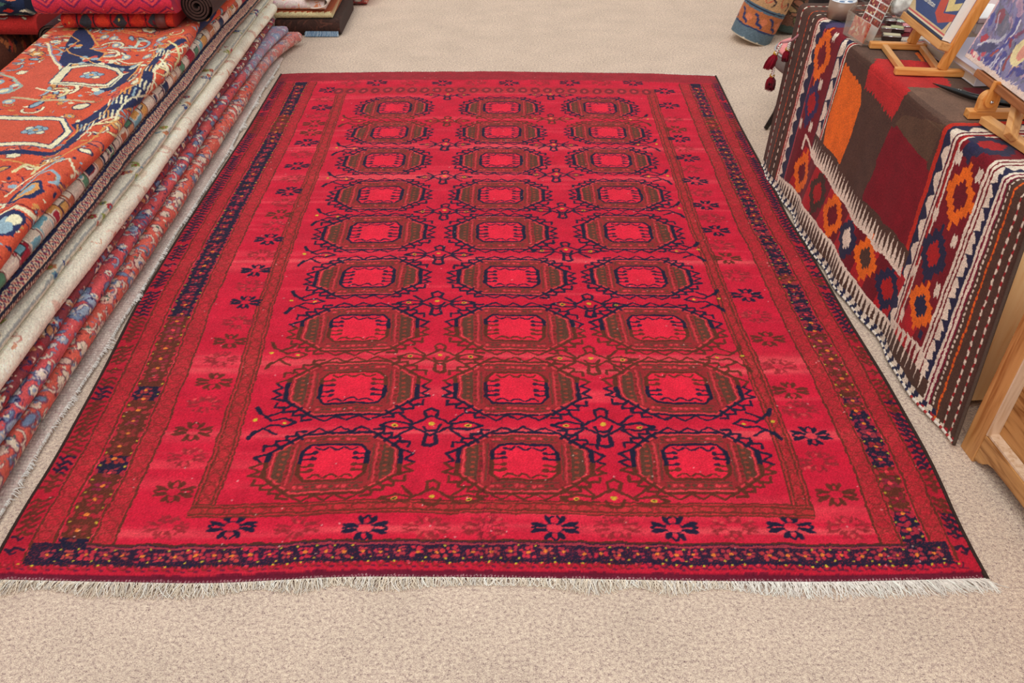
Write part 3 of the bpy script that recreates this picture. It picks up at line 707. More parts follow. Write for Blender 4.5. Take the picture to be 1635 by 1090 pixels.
def p(c):
    y = c.y0
    pal = [rgb(226, 210, 190), rgb(188, 104, 74), rgb(222, 206, 188), rgb(44, 56, 88), rgb(226, 212, 196), rgb(206, 150, 112), rgb(224, 208, 186), rgb(92, 140, 110), rgb(222, 208, 190), rgb(170, 40, 60), rgb(228, 214, 196), rgb(120, 176, 190), rgb(214, 160, 90)]
    k = 0
    while y < c.y[-1]:
        d = random.uniform(.045, .085); col = pal[k % len(pal)] if random.random() < .8 else random.choice(pal); sl = random.uniform(-.03, .03)
        c.poly([(-.1, y), (.3, y+sl), (.3, y+d+sl), (-.1, y+d)], col)
        c.line([(-.1, y), (.3, y+sl)], .005, rgb(120, 50, 60)); c.line([(-.1, y+.006), (.3, y+.006+sl)], .004, rgb(234, 222, 200))
        q = random.uniform(-.03, .05); k += 1
        c.poly([(q, y+.012), (q+.035, y+.014), (q+.035, y+d-.008), (q, y+d-.012)], random.choice(pal)); c.line([(q, y+.012), (q+.035, y+.014), (q+.035, y+d-.008), (q, y+d-.012)], .004, random.choice([rgb(150, 40, 50), rgb(236, 226, 204), rgb(60, 60, 70)]), closed=True)
        for _ in range(3):
            yy = y+random.random()*d; c.line([(q+.05, yy), (q+.10, yy)], .0022, rgb(150, 130, 116), .7)
        y += d
pilerug('folded_rug', 'beige folded rug of tan, navy and green panels, under the orange-red top rug', .30, .36, 5.3, rgb(226, 210, 190), p, 10, off=.014, topx=.07)
# --- the top rug, seen from above
T8 = (.36, .405); r8 = (T8[1]-T8[0])/2; ax8 = -1.392
def w8(l): return wob(12, .008)(l)+.012*np.sin(l*7.5+1)-.02*np.clip(1.9-l, 0, 1)
def wave8(S, Lm):
    z = -.016*np.exp(-((S+.17+.03*np.sin(Lm*2))/.055)**2)+.014*np.exp(-((S+.05)/.03)**2)*(.6+.4*np.sin(Lm*6.5))
    return z+.004*np.sin(Lm*9+S*7)
def P8(px, py):
    X, Y, _ = G(px, py, .404); return (PI*r8/2+(ax8+float(w8(np.array(Y)))-r8-X), float(Y))
c1 = lambda *a: P8(a[0]/2.945, a[1]/2.945)
c4 = lambda *a: P8(a[0]/6.8125, a[1]/6.8125)
c6 = lambda *a: P8(a[0]/4.193, 140+a[1]/4.193)
c8 = lambda *a: P8(50+a[0]/5.45, a[1]/5.45)
c7 = lambda *a: P8(a[0]/4.739, 250+a[1]/4.739)
hz = Cv(-.10, .72, .55, 5.3, .003, rgb(210, 86, 58), ry=.0045, jit=.0022, jc=3); random.seed(33)
NB = rgb(38, 46, 86); IV = rgb(232, 222, 184); SB = rgb(146, 172, 184); GD = rgb(214, 150, 84); OR = rgb(206, 86, 62); LG = rgb(150, 140, 96)
flora(hz, 620, .05, [SB, IV, GD, rgb(214, 100, 76)], NB, kinds='lcf'); flora(hz, 1700, .024, [IV, NB, SB, GD, rgb(150, 40, 50)], None, kinds='lds')
flora(hz, 200, .085, [rgb(222, 206, 150), SB, IV], rgb(120, 60, 60), kinds='c')
def HP(f, pts, col, al=1): hz.poly([f(*q) for q in pts], col, al)
def HL(f, pts, w, col, closed=False): hz.line([f(*q) for q in pts], w, col, 1, closed)
HP(c4, [(-10, 1010), (300, 780), (560, 600), (720, 620), (860, 900), (560, 900), (480, 1000), (300, 1090), (-10, 1120)], rgb(206, 88, 66))
for q, a0 in (((210, 640), 5), ((340, 620), 3)): pass
HP(c4, [(640, 700), (720, 470), (830, 300), (900, 265), (960, 330), (1030, 460), (980, 520), (1130, 560), (1080, 650), (1300, 660), (1540, 650), (1440, 760), (1280, 700), (700, 730)], NB)
HP(c4, [(980, 950), (1180, 900), (1330, 780), (1440, 740), (1500, 700), (1440, 860), (1240, 950), (1100, 960)], NB)
HL(c4, [(740, 300), (880, 262), (960, 320), (1070, 480), (980, 520), (1160, 560), (1070, 650), (1300, 665), (1540, 645), (1400, 860)], .009, GD)
HL(c4, [(520, 470), (560, 600), (650, 720), (680, 780), (560, 900), (700, 910)], .012, IV); HL(c4, [(545, 470), (580, 600), (670, 720)], .006, rgb(150, 140, 170))
for pt in ((760, 300), (820, 500), (1000, 600), (840, 680), (1180, 680), (1400, 690), (1100, 940)):
    x, y = c4(*pt)
    for _ in range(4): hz.ell(x+random.uniform(-.03, .03), y+random.uniform(-.04, .04), .014, .018, random.choice([IV, SB, GD, rgb(205, 80, 70)]))
HL(c4, [(560, 480), (700, 560), (860, 430), (740, 350)], .007, GD); HL(c4, [(730, 520), (760, 580), (900, 620), (1040, 690)], .007, GD)
hx = [(520, 905), (700, 735), (900, 705), (1280, 700), (1345, 760), (1180, 895), (980, 925)]
HP(c4, hx, IV); HL(c4, hx, .006, rgb(80, 90, 110), True)
HP(c4, [(655, 890), (790, 750), (1000, 718), (1250, 735), (1285, 770), (1140, 880), (980, 905)], OR); HL(c4, [(655, 890), (790, 750), (1000, 718), (1250, 735), (1285, 770), (1140, 880), (980, 905)], .005, NB, True)
def rosette(f, x, y, s):
    X, Y = f(x, y)
    for dx, dy in ((-1, -.6), (0, -.8), (1, -.6), (-1, .5), (0, .8), (1, .4), (-.4, 0), (.5, 0)):
        hz.ell(X+dx*s, Y+dy*s*1.2, s*.62, s*.7, rgb(60, 70, 100)); hz.ell(X+dx*s, Y+dy*s*1.2, s*.5, s*.56, IV if dx*dy > 0 else SB)
    hz.ell(X, Y, s*.4, s*.4, GD)
rosette(c4, 1000, 815, .024)
hx2 = [(-200, 700), (-40, 540), (60, 540), (300, 540), (330, 590), (240, 675), (0, 690)]
HP(c1, [(-60, 720), (0, 730), (240, 710), (380, 640), (330, 560), (470, 500), (620, 430), (690, 395), (700, 440), (560, 530), (420, 570), (340, 620), (250, 690)], NB)
HP(c1, [(200, 395), (230, 380), (320, 300), (260, 280), (560, 285), (640, 290), (560, 350), (450, 410), (400, 395), (250, 405)], NB, .0)
HP(c1, hx2, IV); HL(c1, hx2, .007, rgb(70, 80, 110), True)
HP(c1, [(-180, 690), (-40, 560), (60, 560), (280, 556), (300, 590), (225, 660), (0, 672)], OR); HL(c1, [(-180, 690), (-40, 560), (60, 560), (280, 556), (300, 590), (225, 660), (0, 672)], .005, NB, True)
rosette(c1, 165, 605, .024)
HL(c1, [(240, 395), (330, 300), (500, 300), (580, 330), (520, 390), (440, 405), (240, 395)], .008, IV)
HL(c1, [(60, 450), (200, 465), (340, 465), (430, 460)], .014, rgb(200, 180, 140)); HL(c1, [(170, 410), (240, 425), (330, 425)], .010, IV)
HL(c1, [(40, 430), (100, 400), (60, 360), (0, 340)], .012, rgb(170, 180, 160))
for x, y, s in ((20, 420, 2.4), (40, 470, 1.8), (70, 395, 1.6), (-10, 380, 2)):
    X, Y = c1(x, y); hz.ell(X, Y, .012*s, .013*s, SB); hz.ell(X, Y, .007*s, .007*s, IV)
# border zigzag with ivory leaves along the right side
zig = [(860, 190), (760, 250), (700, 330), (690, 400), (620, 440), (560, 480), (520, 540), (400, 580), (330, 640)]
HL(c1, zig, .034, NB)
for (x, y) in zig[1:-1]:
    X, Y = c1(x, y)
    for k in range(5): hz.line([(X-.03+.014*k, Y-.03), (X-.02+.016*k, Y+.035)], .007, random.choice([IV, IV, SB, GD]))
HL(c1, [(x-28, y) for x, y in zig], .006, GD); HL(c1, [(x+30, y+6) for x, y in zig], .007, IV)
HL(c1, [(0, 750), (120, 760), (260, 750), (420, 660), (500, 590), (560, 560)], .008, GD)
md = [(20, 940), (80, 885), (150, 850), (205, 870), (215, 905), (150, 950)]
HP(c1, md, NB); HP(c1, [(50, 930), (95, 890), (150, 864), (190, 880), (196, 902), (145, 936)], GD); HP(c1, [(80, 915), (110, 890), (150, 876), (175, 888), (172, 902), (140, 920)], SB)
HL(c1, [(200, 812), (250, 815), (280, 835), (270, 862), (240, 868)], .012, SB); HL(c1, [(20, 900), (120, 830), (220, 780), (330, 750), (360, 800)], .007, IV); HL(c1, [(60, 800), (120, 760), (180, 770), (150, 800)], .012, rgb(220, 205, 150)); HL(c1, [(260, 760), (200, 800), (100, 880)], .010, SB)
HP(c1, [(-40, 1005), (30, 990), (120, 1005), (130, 1025), (60, 1100), (-60, 1120)], NB)
HL(c1, [(-40, 1000), (20, 985), (80, 985), (170, 1000), (200, 985)], .016, IV); HL(c1, [(-40, 982), (30, 970), (100, 975), (200, 990)], .005, rgb(110, 30, 40))
for x, y in ((10, 1050), (70, 1040), (30, 1075)):
    X, Y = c1(x, y); hz.ell(X, Y, .02, .03, random.choice([SB, GD, IV]))
# orange-red border with pale curls beyond the medallions
for pts in ([(1110, 390), (1180, 340), (1300, 320), (1500, 350), (1640, 350)],): HL(c4, pts, .007, GD)
HL(c8, [(600, 300), (720, 260), (880, 290), (1060, 300), (1230, 295)], .006, GD); HL(c8, [(650, 520), (760, 500), (880, 510), (970, 520)], .010, IV)
HL(c8, [(780, 400), (900, 380), (940, 330), (1000, 320)], .014, rgb(196, 210, 190)); HL(c8, [(860, 400), (1000, 405), (1100, 380), (1200, 330), (1300, 320), (1380, 350)], .007, GD)
HL(c8, [(1200, 355), (1260, 400), (1300, 470), (1270, 520)], .010, rgb(216, 206, 150)); HL(c8, [(1130, 520), (1180, 560), (1200, 600)], .012, IV)
for x, y in ((640, 310), (740, 380), (720, 320), (1120, 330), (1000, 470), (1120, 430), (820, 460)):
    X, Y = c8(x, y); hz.ell(X, Y, .018, .028, SB, .9); hz.ell(X, Y, .009, .016, IV)
HP(c1, [(945, 90), (990, 45), (1030, 30), (1010, 75), (960, 130), (940, 160)], NB)
for x, y in ((975, 75), (985, 60)):
    X, Y = c1(x, y); hz.ell(X, Y, .012, .03, GD)
hz.noise(.045, .05)
Xl8 = -2.045
o = folded('folded_rug', 'orange-red rug with navy and ivory medallions folded flat, topmost of the long left stack', (ax8, 0, 0), (1, 0), T8[0], T8[1], ax8-Xl8, .55, 5.3, w8, hz, GP, topx=.60, wave=wave8, ry=.0045)
# ------------------------------------------------------------------ stacks behind
def xrug(name, label, Yf, z0, z1, x0, x1, base, paint, seed, depth=.5, a=.008, group=None, topx=.05):
    c = cvf(z0, z1, x0, x1, base, topx, ry=.004); random.seed(seed); paint(c); c.noise(.05, .06)
    return folded(name, label, (0, Yf, 0), (0, -1), z0, z1, depth, x0, x1, wob(seed, a), c, group, topx=topx, ry=.004)
g2 = 'folded rugs at the far left corner'
def p(c):
    for x in np.arange(c.y0, c.y[-1]+.1, .115):
        for y in (-.05, .03, .11):
            for k, col in ((.050, rgb(112, 34, 84)), (.036, rgb(226, 76, 78)), (.022, rgb(120, 34, 86)), (.011, rgb(222, 110, 70))):
                xx = x+(.057 if y == .03 else 0); c.line([(y-k*.8, xx), (y, xx-k), (y+k*.8, xx), (y, xx+k)], .007, col, .85, True)
    flora(c, 40, .02, [rgb(232, 200, 160), rgb(120, 40, 80)], kinds='ds')
xrug('folded_rug', 'pinkish red folded rug with rows of purple diamonds, lying on the orange-red top rug', 3.70, .474, .575, -2.07, -1.47, rgb(204, 48, 70), p, 21, group=g2, topx=.1)
def p(c):
    for k in range(9):
        x = c.y0+.03+k*.075; c.poly([(-.05, x), (.0, x+.03), (.05, x), (0, x-.03)], rgb(60, 60, 66) if k % 2 else rgb(206, 60, 40))
        c.line([(-.06, x+.037), (.06, x+.037)], .006, rgb(40, 30, 40))
    flora(c, 14, .02, [rgb(220, 180, 90), rgb(110, 30, 40)], kinds='ld')
rb = xrug('folded_rug', 'red folded rug with grey diamonds and a brown leather strap, under the pinkish diamond rug', 3.745, .408, .472, -1.99, -1.50, rgb(178, 34, 36), p, 22, group=g2)
m = MB(); pts = []
x = -1.555
for t in np.linspace(-PI/2, PI/2, 14): pts.append((3.745-.0325*0-.001+.0, 0, 0))
prof = [(3.745+.03-.034*math.cos(t), .4365+.0350*math.sin(t)) for t in np.linspace(-PI/2, PI/2, 16)]
v = []; 
for y, z in prof: v += [(x-.022, y, z), (x+.022, y, z)]
m.add(v, [(2*i, 2*i+1, 2*i+3, 2*i+2) for i in range(15)], True)
st = m.build('strap', plain('brown_leather', (112, 62, 58), .4, noise=.15), rb); md_ = st.modifiers.new('s', 'SOLIDIFY'); md_.thickness = .003
def rolled(name, label, c0, dr, L_, r0, r1, base, paint, seed, group=None, turns=4, col_end=None):
    """a rolled rug: outer pattern cylinder plus a spiral on the end facing the camera"""
    c0 = np.array(c0, float); d = np.array(dr, float); d /= np.linalg.norm(d); sd = np.cross(d, [0, 0, 1]); sd /= np.linalg.norm(sd); up = np.cross(sd, d)
    c = Cv(0, 2*PI*r1, 0, L_, .004, base, jit=.002); random.seed(seed); paint(c); c.noise(.05, .05)
    n = int(2*PI*r1/.005); an = np.arange(n)/n*2*PI; l = np.linspace(0, L_, int(L_/.008)+2)
    AA, LL = np.meshgrid(an, l); rr = r1*(1+.02*np.sin(AA*2+1))
    P = c0+d*LL[..., None]+sd*(rr*np.cos(AA))[..., None]+up*(rr*np.sin(AA))[..., None]
    me = grid_mesh(name, P, c.sample(AA*r1, LL), closed_x=True)
    o = link(name, me, WOOL()); tag(o, label, 'rug', group)
    # spiral end: a wound band with real thickness
    th = (r1-r0)/turns; m = MB(); prev = None; v = []; f = []
    N_ = turns*40
    for i in range(N_+1):
        a = i/40*2*PI; r = r1-.001-(r1-r0)*i/N_; rr_ = r-th*.62
        for (R_, dl_) in ((r, -.004), (rr_, -.004), (rr_, .05), (r, .05)):
            v.append(c0+d*dl_+sd*(R_*math.cos(a))+up*(R_*math.sin(a)))
    for i in range(N_):
        for k in range(4): f.append((i*4+k, i*4+(k+1) % 4, (i+1)*4+(k+1) % 4, (i+1)*4+k))
    f.append((0, 1, 2, 3)); f.append((N_*4+3, N_*4+2, N_*4+1, N_*4))
    m.add(v, f); m.build('wound_end', plain(name+'_end'+str(seed), col_end or (70, 50, 44), .95, noise=.3, nscale=80), o)
    # back closing disc, near-black to stand in for the shade inside the roll
    m = MB(); m.lathe(c0+d*(.052), [(0.0001, 0), (r1-.002, 0), (r1-.002, .004), (.0001, .004)], 40, d, False); m.build('core', plain('hollow_shade', (24, 18, 18), .95), o)
    return o
def p(c): flora(c, 60, .04, [rgb(90, 60, 50), rgb(60, 40, 36)], kinds='s')
rolled('rolled_rug', 'dark brown rolled rug with its spiral end showing, right of the pinkish diamond rug', (-1.400, 3.80, .487), (0.02, 1, 0), .9, .016, .068, rgb(70, 46, 40), p, 41, g2)
def p(c):
    for _ in range(300):
        x = random.uniform(0, c.x[-1]); y = random.uniform(0, c.y[-1]); c.poly([(x, y), (x+.03, y+.015), (x+.05, y+.05), (x+.02, y+.035)], random.choice([rgb(150, 80, 40), rgb(170, 96, 52), rgb(40, 30, 40), rgb(176, 60, 40)]))
rolled('rolled_rug', 'brown and orange rolled rug with a hollow dark end at the left edge', (-2.63, 3.98, .115), (.10, 1, 0), .8, .075, .112, rgb(96, 50, 34), p, 42, g2, turns=2, col_end=(150, 100, 66))
def p(c):
    c.a[:] = rgb(190, 46, 44); flora(c, 26, .05, [rgb(226, 214, 180), rgb(170, 40, 60), rgb(200, 160, 150)], rgb(60, 40, 50), kinds='lc', xr=(.02, .1))
xrug('folded_rug', 'plain red folded rug with cream flecks, on the brown and orange roll', 4.16, .232, .33, -2.95, -2.345, rgb(190, 46, 44), p, 24, group=g2, depth=.6)
def p(c):
    c.a[:] = rgb(30, 40, 66)
    for _ in range(80):
        x = random.uniform(c.x0, c.x[-1]); y = random.uniform(c.y0, c.y[-1]); c.poly([(x, y), (x+.012, y+.03), (x+.002, y+.06), (x-.010, y+.03)], random.choice([rgb(232, 222, 196), rgb(206, 46, 34), rgb(70, 100, 90), rgb(214, 120, 90), rgb(20, 24, 44)]))
xrug('folded_rug', 'navy folded rug with red, green and cream darts, topmost at the left edge', 4.14, .331, .43, -2.95, -2.36, rgb(30, 40, 66), p, 25, group=g2, depth=.6)
def p(c): flora(c, 80, .035, [rgb(190, 180, 150), rgb(60, 60, 60), rgb(110, 30, 40)], kinds='ls')
rolled('rolled_rug', 'dark maroon rolled rug with pale dashes between the red rug and the orange-red one', (-2.255, 4.10, .080), (0.0, 1, 0), .7, .02, .075, rgb(64, 22, 30), p, 43, g2)
rolled('rolled_rug', 'dark maroon roll lying on top of the other maroon roll', (-2.262, 4.12, .234), (0.0, 1, 0), .7, .02, .072, rgb(56, 20, 26), p, 44, g2)
g3 = 'folded rugs at the far end of the long stack'
def p(c):
    c.a[:] = rgb(64, 42, 36); flora(c, 80, .05, [rgb(88, 54, 44), rgb(50, 34, 32)], kinds='s')
db = xrug('folded_rug', 'dark brown folded rug with a blue woven end on the carpet, beyond the long stack', 4.90, 0.002, .088, -1.375, -1.0, rgb(64, 42, 36), p, 26, group=g3, a=.006)
paths = []; cols = []; ws = []
for i in range(500):
    x = random.uniform(-1.20, -1.015); paths.append([(x, 4.90+.002, .030), (x+random.gauss(0, .004), 4.886, .018), (x+random.gauss(0, .006), 4.872, .004)]); ws.append(.0025); cols.append(random.choice([rgb(96, 128, 160), rgb(120, 150, 176), rgb(66, 90, 124), rgb(190, 200, 205)]))
tag(strands('woven_end', paths, ws, cols, yarn('fringe_cotton'), db), 'blue flecked woven end', kind='stuff')
def p(c):
    c.a[:] = rgb(232, 218, 168); q = c.X; zz = .012+.010*((c.Y/.034) % 1); c.a[(q > zz)] = rgb(168, 84, 50)
xrug('folded_rug', 'cream folded rug with a rust zigzag edge, above the dark brown one', 4.925, .089, .135, -1.375, -1.045, rgb(232, 218, 168), p, 27, group=g3, a=.005)
def p(c):
    c.a[:] = rgb(236, 214, 208); flora(c, 50, .04, [rgb(232, 180, 190), rgb(240, 230, 214), rgb(226, 150, 110)], kinds='ls'); c.a[np.abs(c.X+.02) < .006] = rgb(224, 140, 90)
wp = xrug('folded_rug', 'white and pink folded rug with an orange edge, topmost beyond the long stack', 4.925, .136, .185, -1.375, -1.08, rgb(236, 214, 208), p, 28, group=g3, a=.005)
# the loop at the right end where the fabric doubles back
pts = [(-1.20, 4.90, .150), (-1.12, 4.90, .148), (-1.07, 4.90, .160), (-1.052, 4.90, .185), (-1.07, 4.90, .208), (-1.11, 4.90, .212), (-1.16, 4.90, .200), (-1.22, 4.90, .196)]
v = []; f = []
for i, q_ in enumerate(pts): v += [(q_[0], 4.89, q_[2]), (q_[0]+.02, 5.3, q_[2]+.01)]
m = MB(); m.add(v, [(2*i, 2*i+2, 2*i+3, 2*i+1) for i in range(len(pts)-1)], True)
lo = m.build('fold_loop', plain('cream_flatweave', (240, 226, 212), .95, noise=.05), wp); mo = lo.modifiers.new('s', 'SOLIDIFY'); mo.thickness = .010; mo.offset = 0; sb = lo.modifiers.new('b', 'SUBSURF'); sb.levels = 2; sb.render_levels = 2
def p(c): flora(c, 120, .05, [rgb(150, 150, 164), rgb(196, 60, 52), rgb(200, 190, 180), rgb(100, 110, 140)], rgb(90, 70, 80), kinds='lfc')
xrug('folded_rug', 'grey and red patterned folded rug, rightmost beyond the long stack', 5.46, .002, .14, -1.4, -.93, rgb(186, 110, 96), p, 29, group=g3, depth=.5)

# ------------------------------------------------------------------ kilim draped over the desk
ZT = .670
T0 = np.array([1.083, 3.15, ZT]); T1 = np.array([1.205, 1.80, ZT]); KD = (T1-T0)/np.linalg.norm(T1-T0)
KN_ = np.array([-KD[1], KD[0], 0]); KN_ = KN_ if KN_[0] > 0 else -KN_          # horizontal, into the table
SL = 1.46
HEM = np.array([G(x, y, .018) for x, y in [(1224, 273), (1238, 301), (1250, 321), (1271, 349), (1283, 378), (1307, 418), (1345, 468), (1380, 511), (1411, 555), (1442, 608), (1467, 639), (1489, 670), (1522, 706)]])
HL_ = np.r_[0, np.cumsum(np.linalg.norm(np.diff(HEM, axis=0), axis=1))]; HL_ = HL_/HL_[-1]
FH = .66
def hem_at(s):
    sc = np.clip(s, 0, 1); q = np.stack([np.interp(sc, HL_, HEM[:, k]) for k in range(3)], -1)
    return q+KD*((s-sc)*SL)[..., None]
def ksurf(s, t, full=False):
    s = np.asarray(s, float); t = np.asarray(t, float)
    top = T0+KD*(SL*s)[..., None]; hm = hem_at(s); w = np.clip(-t/FH, 0, 1.2)[..., None]
    front = top*(1-w)+hm*w; up = top+KN_*np.maximum(t, 0)[..., None]
    P = np.where((t <= 0)[..., None], front, up)
    if full:
        R_ = .022   # rounded edge
        c = top+KN_*R_-np.array([0, 0, R_]); a = np.clip((t+R_)/(2*R_), 0, 1)*PI/2
        arc = c-KN_*(R_*np.cos(a))[..., None]+np.array([0, 0, 1.0])*(R_*np.sin(a))[..., None]
        P = np.where((np.abs(t) < R_)[..., None], arc, P)
        fold = (.006*np.sin(s*23+1)+.004*np.sin(s*51))*np.clip(-t/FH, 0, 1)**1.2
        P = P-KN_*fold[..., None]
        P[..., 2] += np.where(t > 0, .0012*np.sin(s*40)+.001*np.sin(t*50), 0)
    return P
def kinv(px, py, top=False):
    g = [.5, .1 if top else -.2]; q = np.array(g)
    for _ in range(25):
        e = prj(ksurf(*q))-np.array([px, py]); J = np.zeros((2, 2))
        for k in range(2):
            h_ = -1e-3 if (k == 1 and not top) else 1e-3; d = q.copy(); d[k] += h_; J[:, k] = (prj(ksurf(*d))-prj(ksurf(*q)))/h_
        q = q-np.clip(np.linalg.lstsq(J, e, rcond=None)[0], -.3, .3); q[1] = max(q[1], 1e-4) if top else min(q[1], -1e-4)
    return np.array([q[0]*SL, q[1]])
F3 = lambda x, y, top=False: kinv(1150+x/3.355, y/3.355, top)
R1 = lambda x, y, top=False: kinv(1200+x/4.954, 200+y/4.954, top)
R2 = lambda x, y, top=False: kinv(1400+x/4.953, 180+y/4.953, top)
R3 = lambda x, y, top=False: kinv(1380+x/3.206, 380+y/3.206, top)
S0_, S1_ = -.045*SL, 1.002*SL; TB, TT = -FH-.004, .80
K = Cv(S0_, S1_, TB, TT, .0021, rgb(116, 22, 34), jit=.0016, jc=3); random.seed(5)
KB = rgb(80, 54, 44); KR = rgb(116, 22, 34); KO = rgb(232, 106, 26); KW = rgb(226, 208, 188); KV = rgb(40, 38, 66); KS = rgb(168, 30, 32)
X, Y = K.X, K.Y; u = X/SL
def kb(a, b, col, al=1.0): K.a[(u > a) & (u < b)] = col
# central field of flat colour blocks
kb(.262, .712, KB); K.a[(u > .262) & (u < .712) & (Y > .0)] = rgb(98, 72, 60)  # top side painted a paler brown: light from above put into the colour
def kp(f, pts, col, top=False, al=1): K.poly([tuple(f(x, y, top)) for x, y in pts], col, al)
def jag(f, pts, top, amp, step=.011):
    """ragged interlocking edge along the warp"""
    P = [f(x, y, top) for x, y in pts]; out = []
    for i in range(len(P)):
        a, b = P[i], P[(i+1) % len(P)]; d = np.linalg.norm(b-a); n = max(1, int(d/step))
        for k in range(n):
            q = a+(b-a)*k/n; j = amp*(1 if k % 2 else -.3)*(random.uniform(.4, 1)); out.append((q[0], q[1]+j))
    return out
K.poly(jag(F3, [(668, 335), (700, 385), (755, 470), (752, 560), (700, 730), (640, 880), (628, 895), (600, 830), (556, 770), (575, 660), (610, 500), (645, 380)], False, .006), KO)
K.poly([tuple(q) for q in [kinv(1353, 73), kinv(1348, 100), F3(665, 340)]], KO)
K.poly(jag(F3, [(802, 345), (770, 480), (800, 500), (840, 540), (880, 600), (918, 640), (950, 590), (1000, 482)], False, .012, .008), rgb(184, 40, 40))
K.poly(jag(F3, [(798, 344), (830, 318), (1000, 322), (1110, 335), (1205, 420), (1240, 470), (1000, 478)], True, .010, .010), rgb(184, 40, 40))
K.poly([tuple(q) for q in [F3(802, 346)+np.array([0, -.02]), F3(802, 346)+np.array([0, .03]), F3(1000, 482)+np.array([-.004, .03]), F3(1000, 482)+np.array([-.004, -.02])]], rgb(184, 40, 40))
K.poly([F3(1040, 285, True), F3(1075, 330, True), F3(1095, 330, True), F3(1060, 280, True)], KO)
K.poly(jag(R1, [(1145, 0), (1210, 90), (1288, 150), (1420, 420), (1320, 700), (1215, 985), (1130, 880), (1000, 740), (878, 630), (890, 540), (980, 350), (1090, 60)], False, .006), rgb(120, 18, 32))
K.poly([tuple(R2(x, y)) for x, y in [(120, 100), (210, 180), (300, 290), (405, 380), (215, 1070), (0, 850), (0, 380)]], rgb(122, 18, 32))
K.poly([tuple(R2(x, y)) for x, y in [(150, 80), (205, 20), (540, 70), (400, 390), (300, 290), (215, 190)]], rgb(92, 66, 50))
K.poly([tuple(F3(x, y, True)) for x, y in [(1000, 470), (1250, 470), (1400, 560), (1500, 650), (1230, 650)]], rgb(118, 88, 72))  # brown block again, paler on the flat top as painted-in light
K.poly([tuple(F3(x, y, True)) for x, y in [(1290, 470), (1390, 470), (1500, 520), (1400, 530)]], rgb(112, 26, 34))
# long stripes
for a, b, c in ((-.05, .076, KB), (.076, .080, KS), (.080, .084, KW), (.084, .088, KS), (.088, .128, KV), (.128, .134, rgb(170, 60, 70)), (.134, .226, KR), (.226, .256, KV), (.256, .259, KW), (.259, .266, KS), (.266, .270, KW), (.270, .274, KB),
                (.704, .716, rgb(190, 44, 28)), (.716, .744, KV), (.744, .747, KR), (.747, .753, KW), (.753, .757, KR), (.757, .763, KS), (.763, .768, KW), (.768, .858, rgb(120, 20, 32)), (.858, .865, KW), (.865, .869, KR), (.869, .875, KW), (.875, .879, KR),
                (.879, .903, KV), (.903, .909, KW), (.909, .913, rgb(120, 20, 50)), (.913, .919, KW), (.919, .923, rgb(120, 20, 50)), (.923, 1.02, KB)):
    kb(a, b, c)
def zigz(a, b, step, al=.6, wave=.010):
    """white saw teeth of a narrow navy stripe"""
    for t in np.arange(TB, TT, step):
        K.poly([(a*SL, t), (b*SL-.004, t+step*.5), (a*SL+.002, t+step*.95)], KW)
zigz(.088, .112, .055); K.line([(.094*SL, TB), (.094*SL, TT)], .005, KW)
for t in np.arange(TB, TT, .075): K.poly([(.228*SL, t), (.250*SL, t+.02), (.254*SL, t+.05), (.238*SL, t+.078), (.230*SL, t+.07)], KW)
for t in np.arange(TB, TT, .070): K.poly([(.742*SL, t), (.722*SL, t+.030), (.724*SL, t+.05), (.742*SL, t+.072)], KW)
for t in np.arange(TB, TT, .062): K.poly([(.879*SL, t), (.896*SL, t+.012), (.890*SL, t+.035), (.897*SL, t+.040), (.884*SL, t+.062), (.879*SL, t+.060)], KW)
def dash(a, w, step, c1_, c2_=None, duty=.5, w2=None):
    t = TB
    while t < TT:
        if c2_ is not None: K.line([(a*SL, t), (a*SL, t+step)], (w2 or w)*.8, c2_)
        K.line([(a*SL, t+.002), (a*SL, t+step*duty)], w, c1_); t += step
dash(-.016, .0075, .030, KW, rgb(170, 36, 30), .45); dash(.028, .0055, .022, rgb(214, 84, 30), rgb(150, 40, 30), .5); dash(.054, .0065, .032, KW, rgb(30, 26, 30), .45)
dash(.928, .0055, .016, KW, None, .45); dash(.941, .0065, .018, rgb(222, 96, 30), rgb(160, 40, 30), .6); dash(.962, .0065, .028, KW, rgb(160, 30, 36), .45); dash(.983, .0065, .028, KW, rgb(160, 30, 36), .45)
K.line([(.040*SL, TB), (.040*SL, TT)], .003, rgb(50, 34, 30)); K.line([(1.0*SL, TB), (1.0*SL, TT)], .010, rgb(78, 60, 50))
# lower band under the field: slanting red panels between two rows of teeth
pt = [R1(490, 240), R1(540, 310), R1(600, 385), R1(650, 480), R1(740, 610), R1(830, 750), R1(930, 850), R1(1050, 990), R3(60, 40), R3(130, 110), R3(195, 200)]
pb = [R1(215, 430), R1(290, 490), R1(400, 630), R1(480, 760), R1(600, 930), R1(700, 1075), R3(0, 300), R3(60, 380), R3(110, 440)]
ps = sorted([tuple(p) for p in pt]); qs = sorted([tuple(p) for p in pb])
tline = lambda s: float(np.interp(s, [p[0] for p in ps], [p[1] for p in ps])); bline = lambda s: float(np.interp(s, [p[0] for p in qs], [p[1] for p in qs]))
sa, sb_ = .136*SL, .715*SL
sst = np.linspace(sa, sb_, 40)
K.poly([(s, tline(s)) for s in sst]+[(s, TB-.01) for s in sst[::-1]], rgb(110, 20, 32))
K.poly([(.70*SL, -.5), (.745*SL, -.5), (.745*SL, TB), (.70*SL, TB)], KR, .0)
for k in range(7):
    s0 = sa+.05+k*.145; w = .075
    K.poly([(s0+.03, tline(s0+.03)), (s0+.03+w, tline(s0+w)), (s0+w-.01, bline(s0+w)), (s0-.01, bline(s0))], rgb(172, 28, 36))
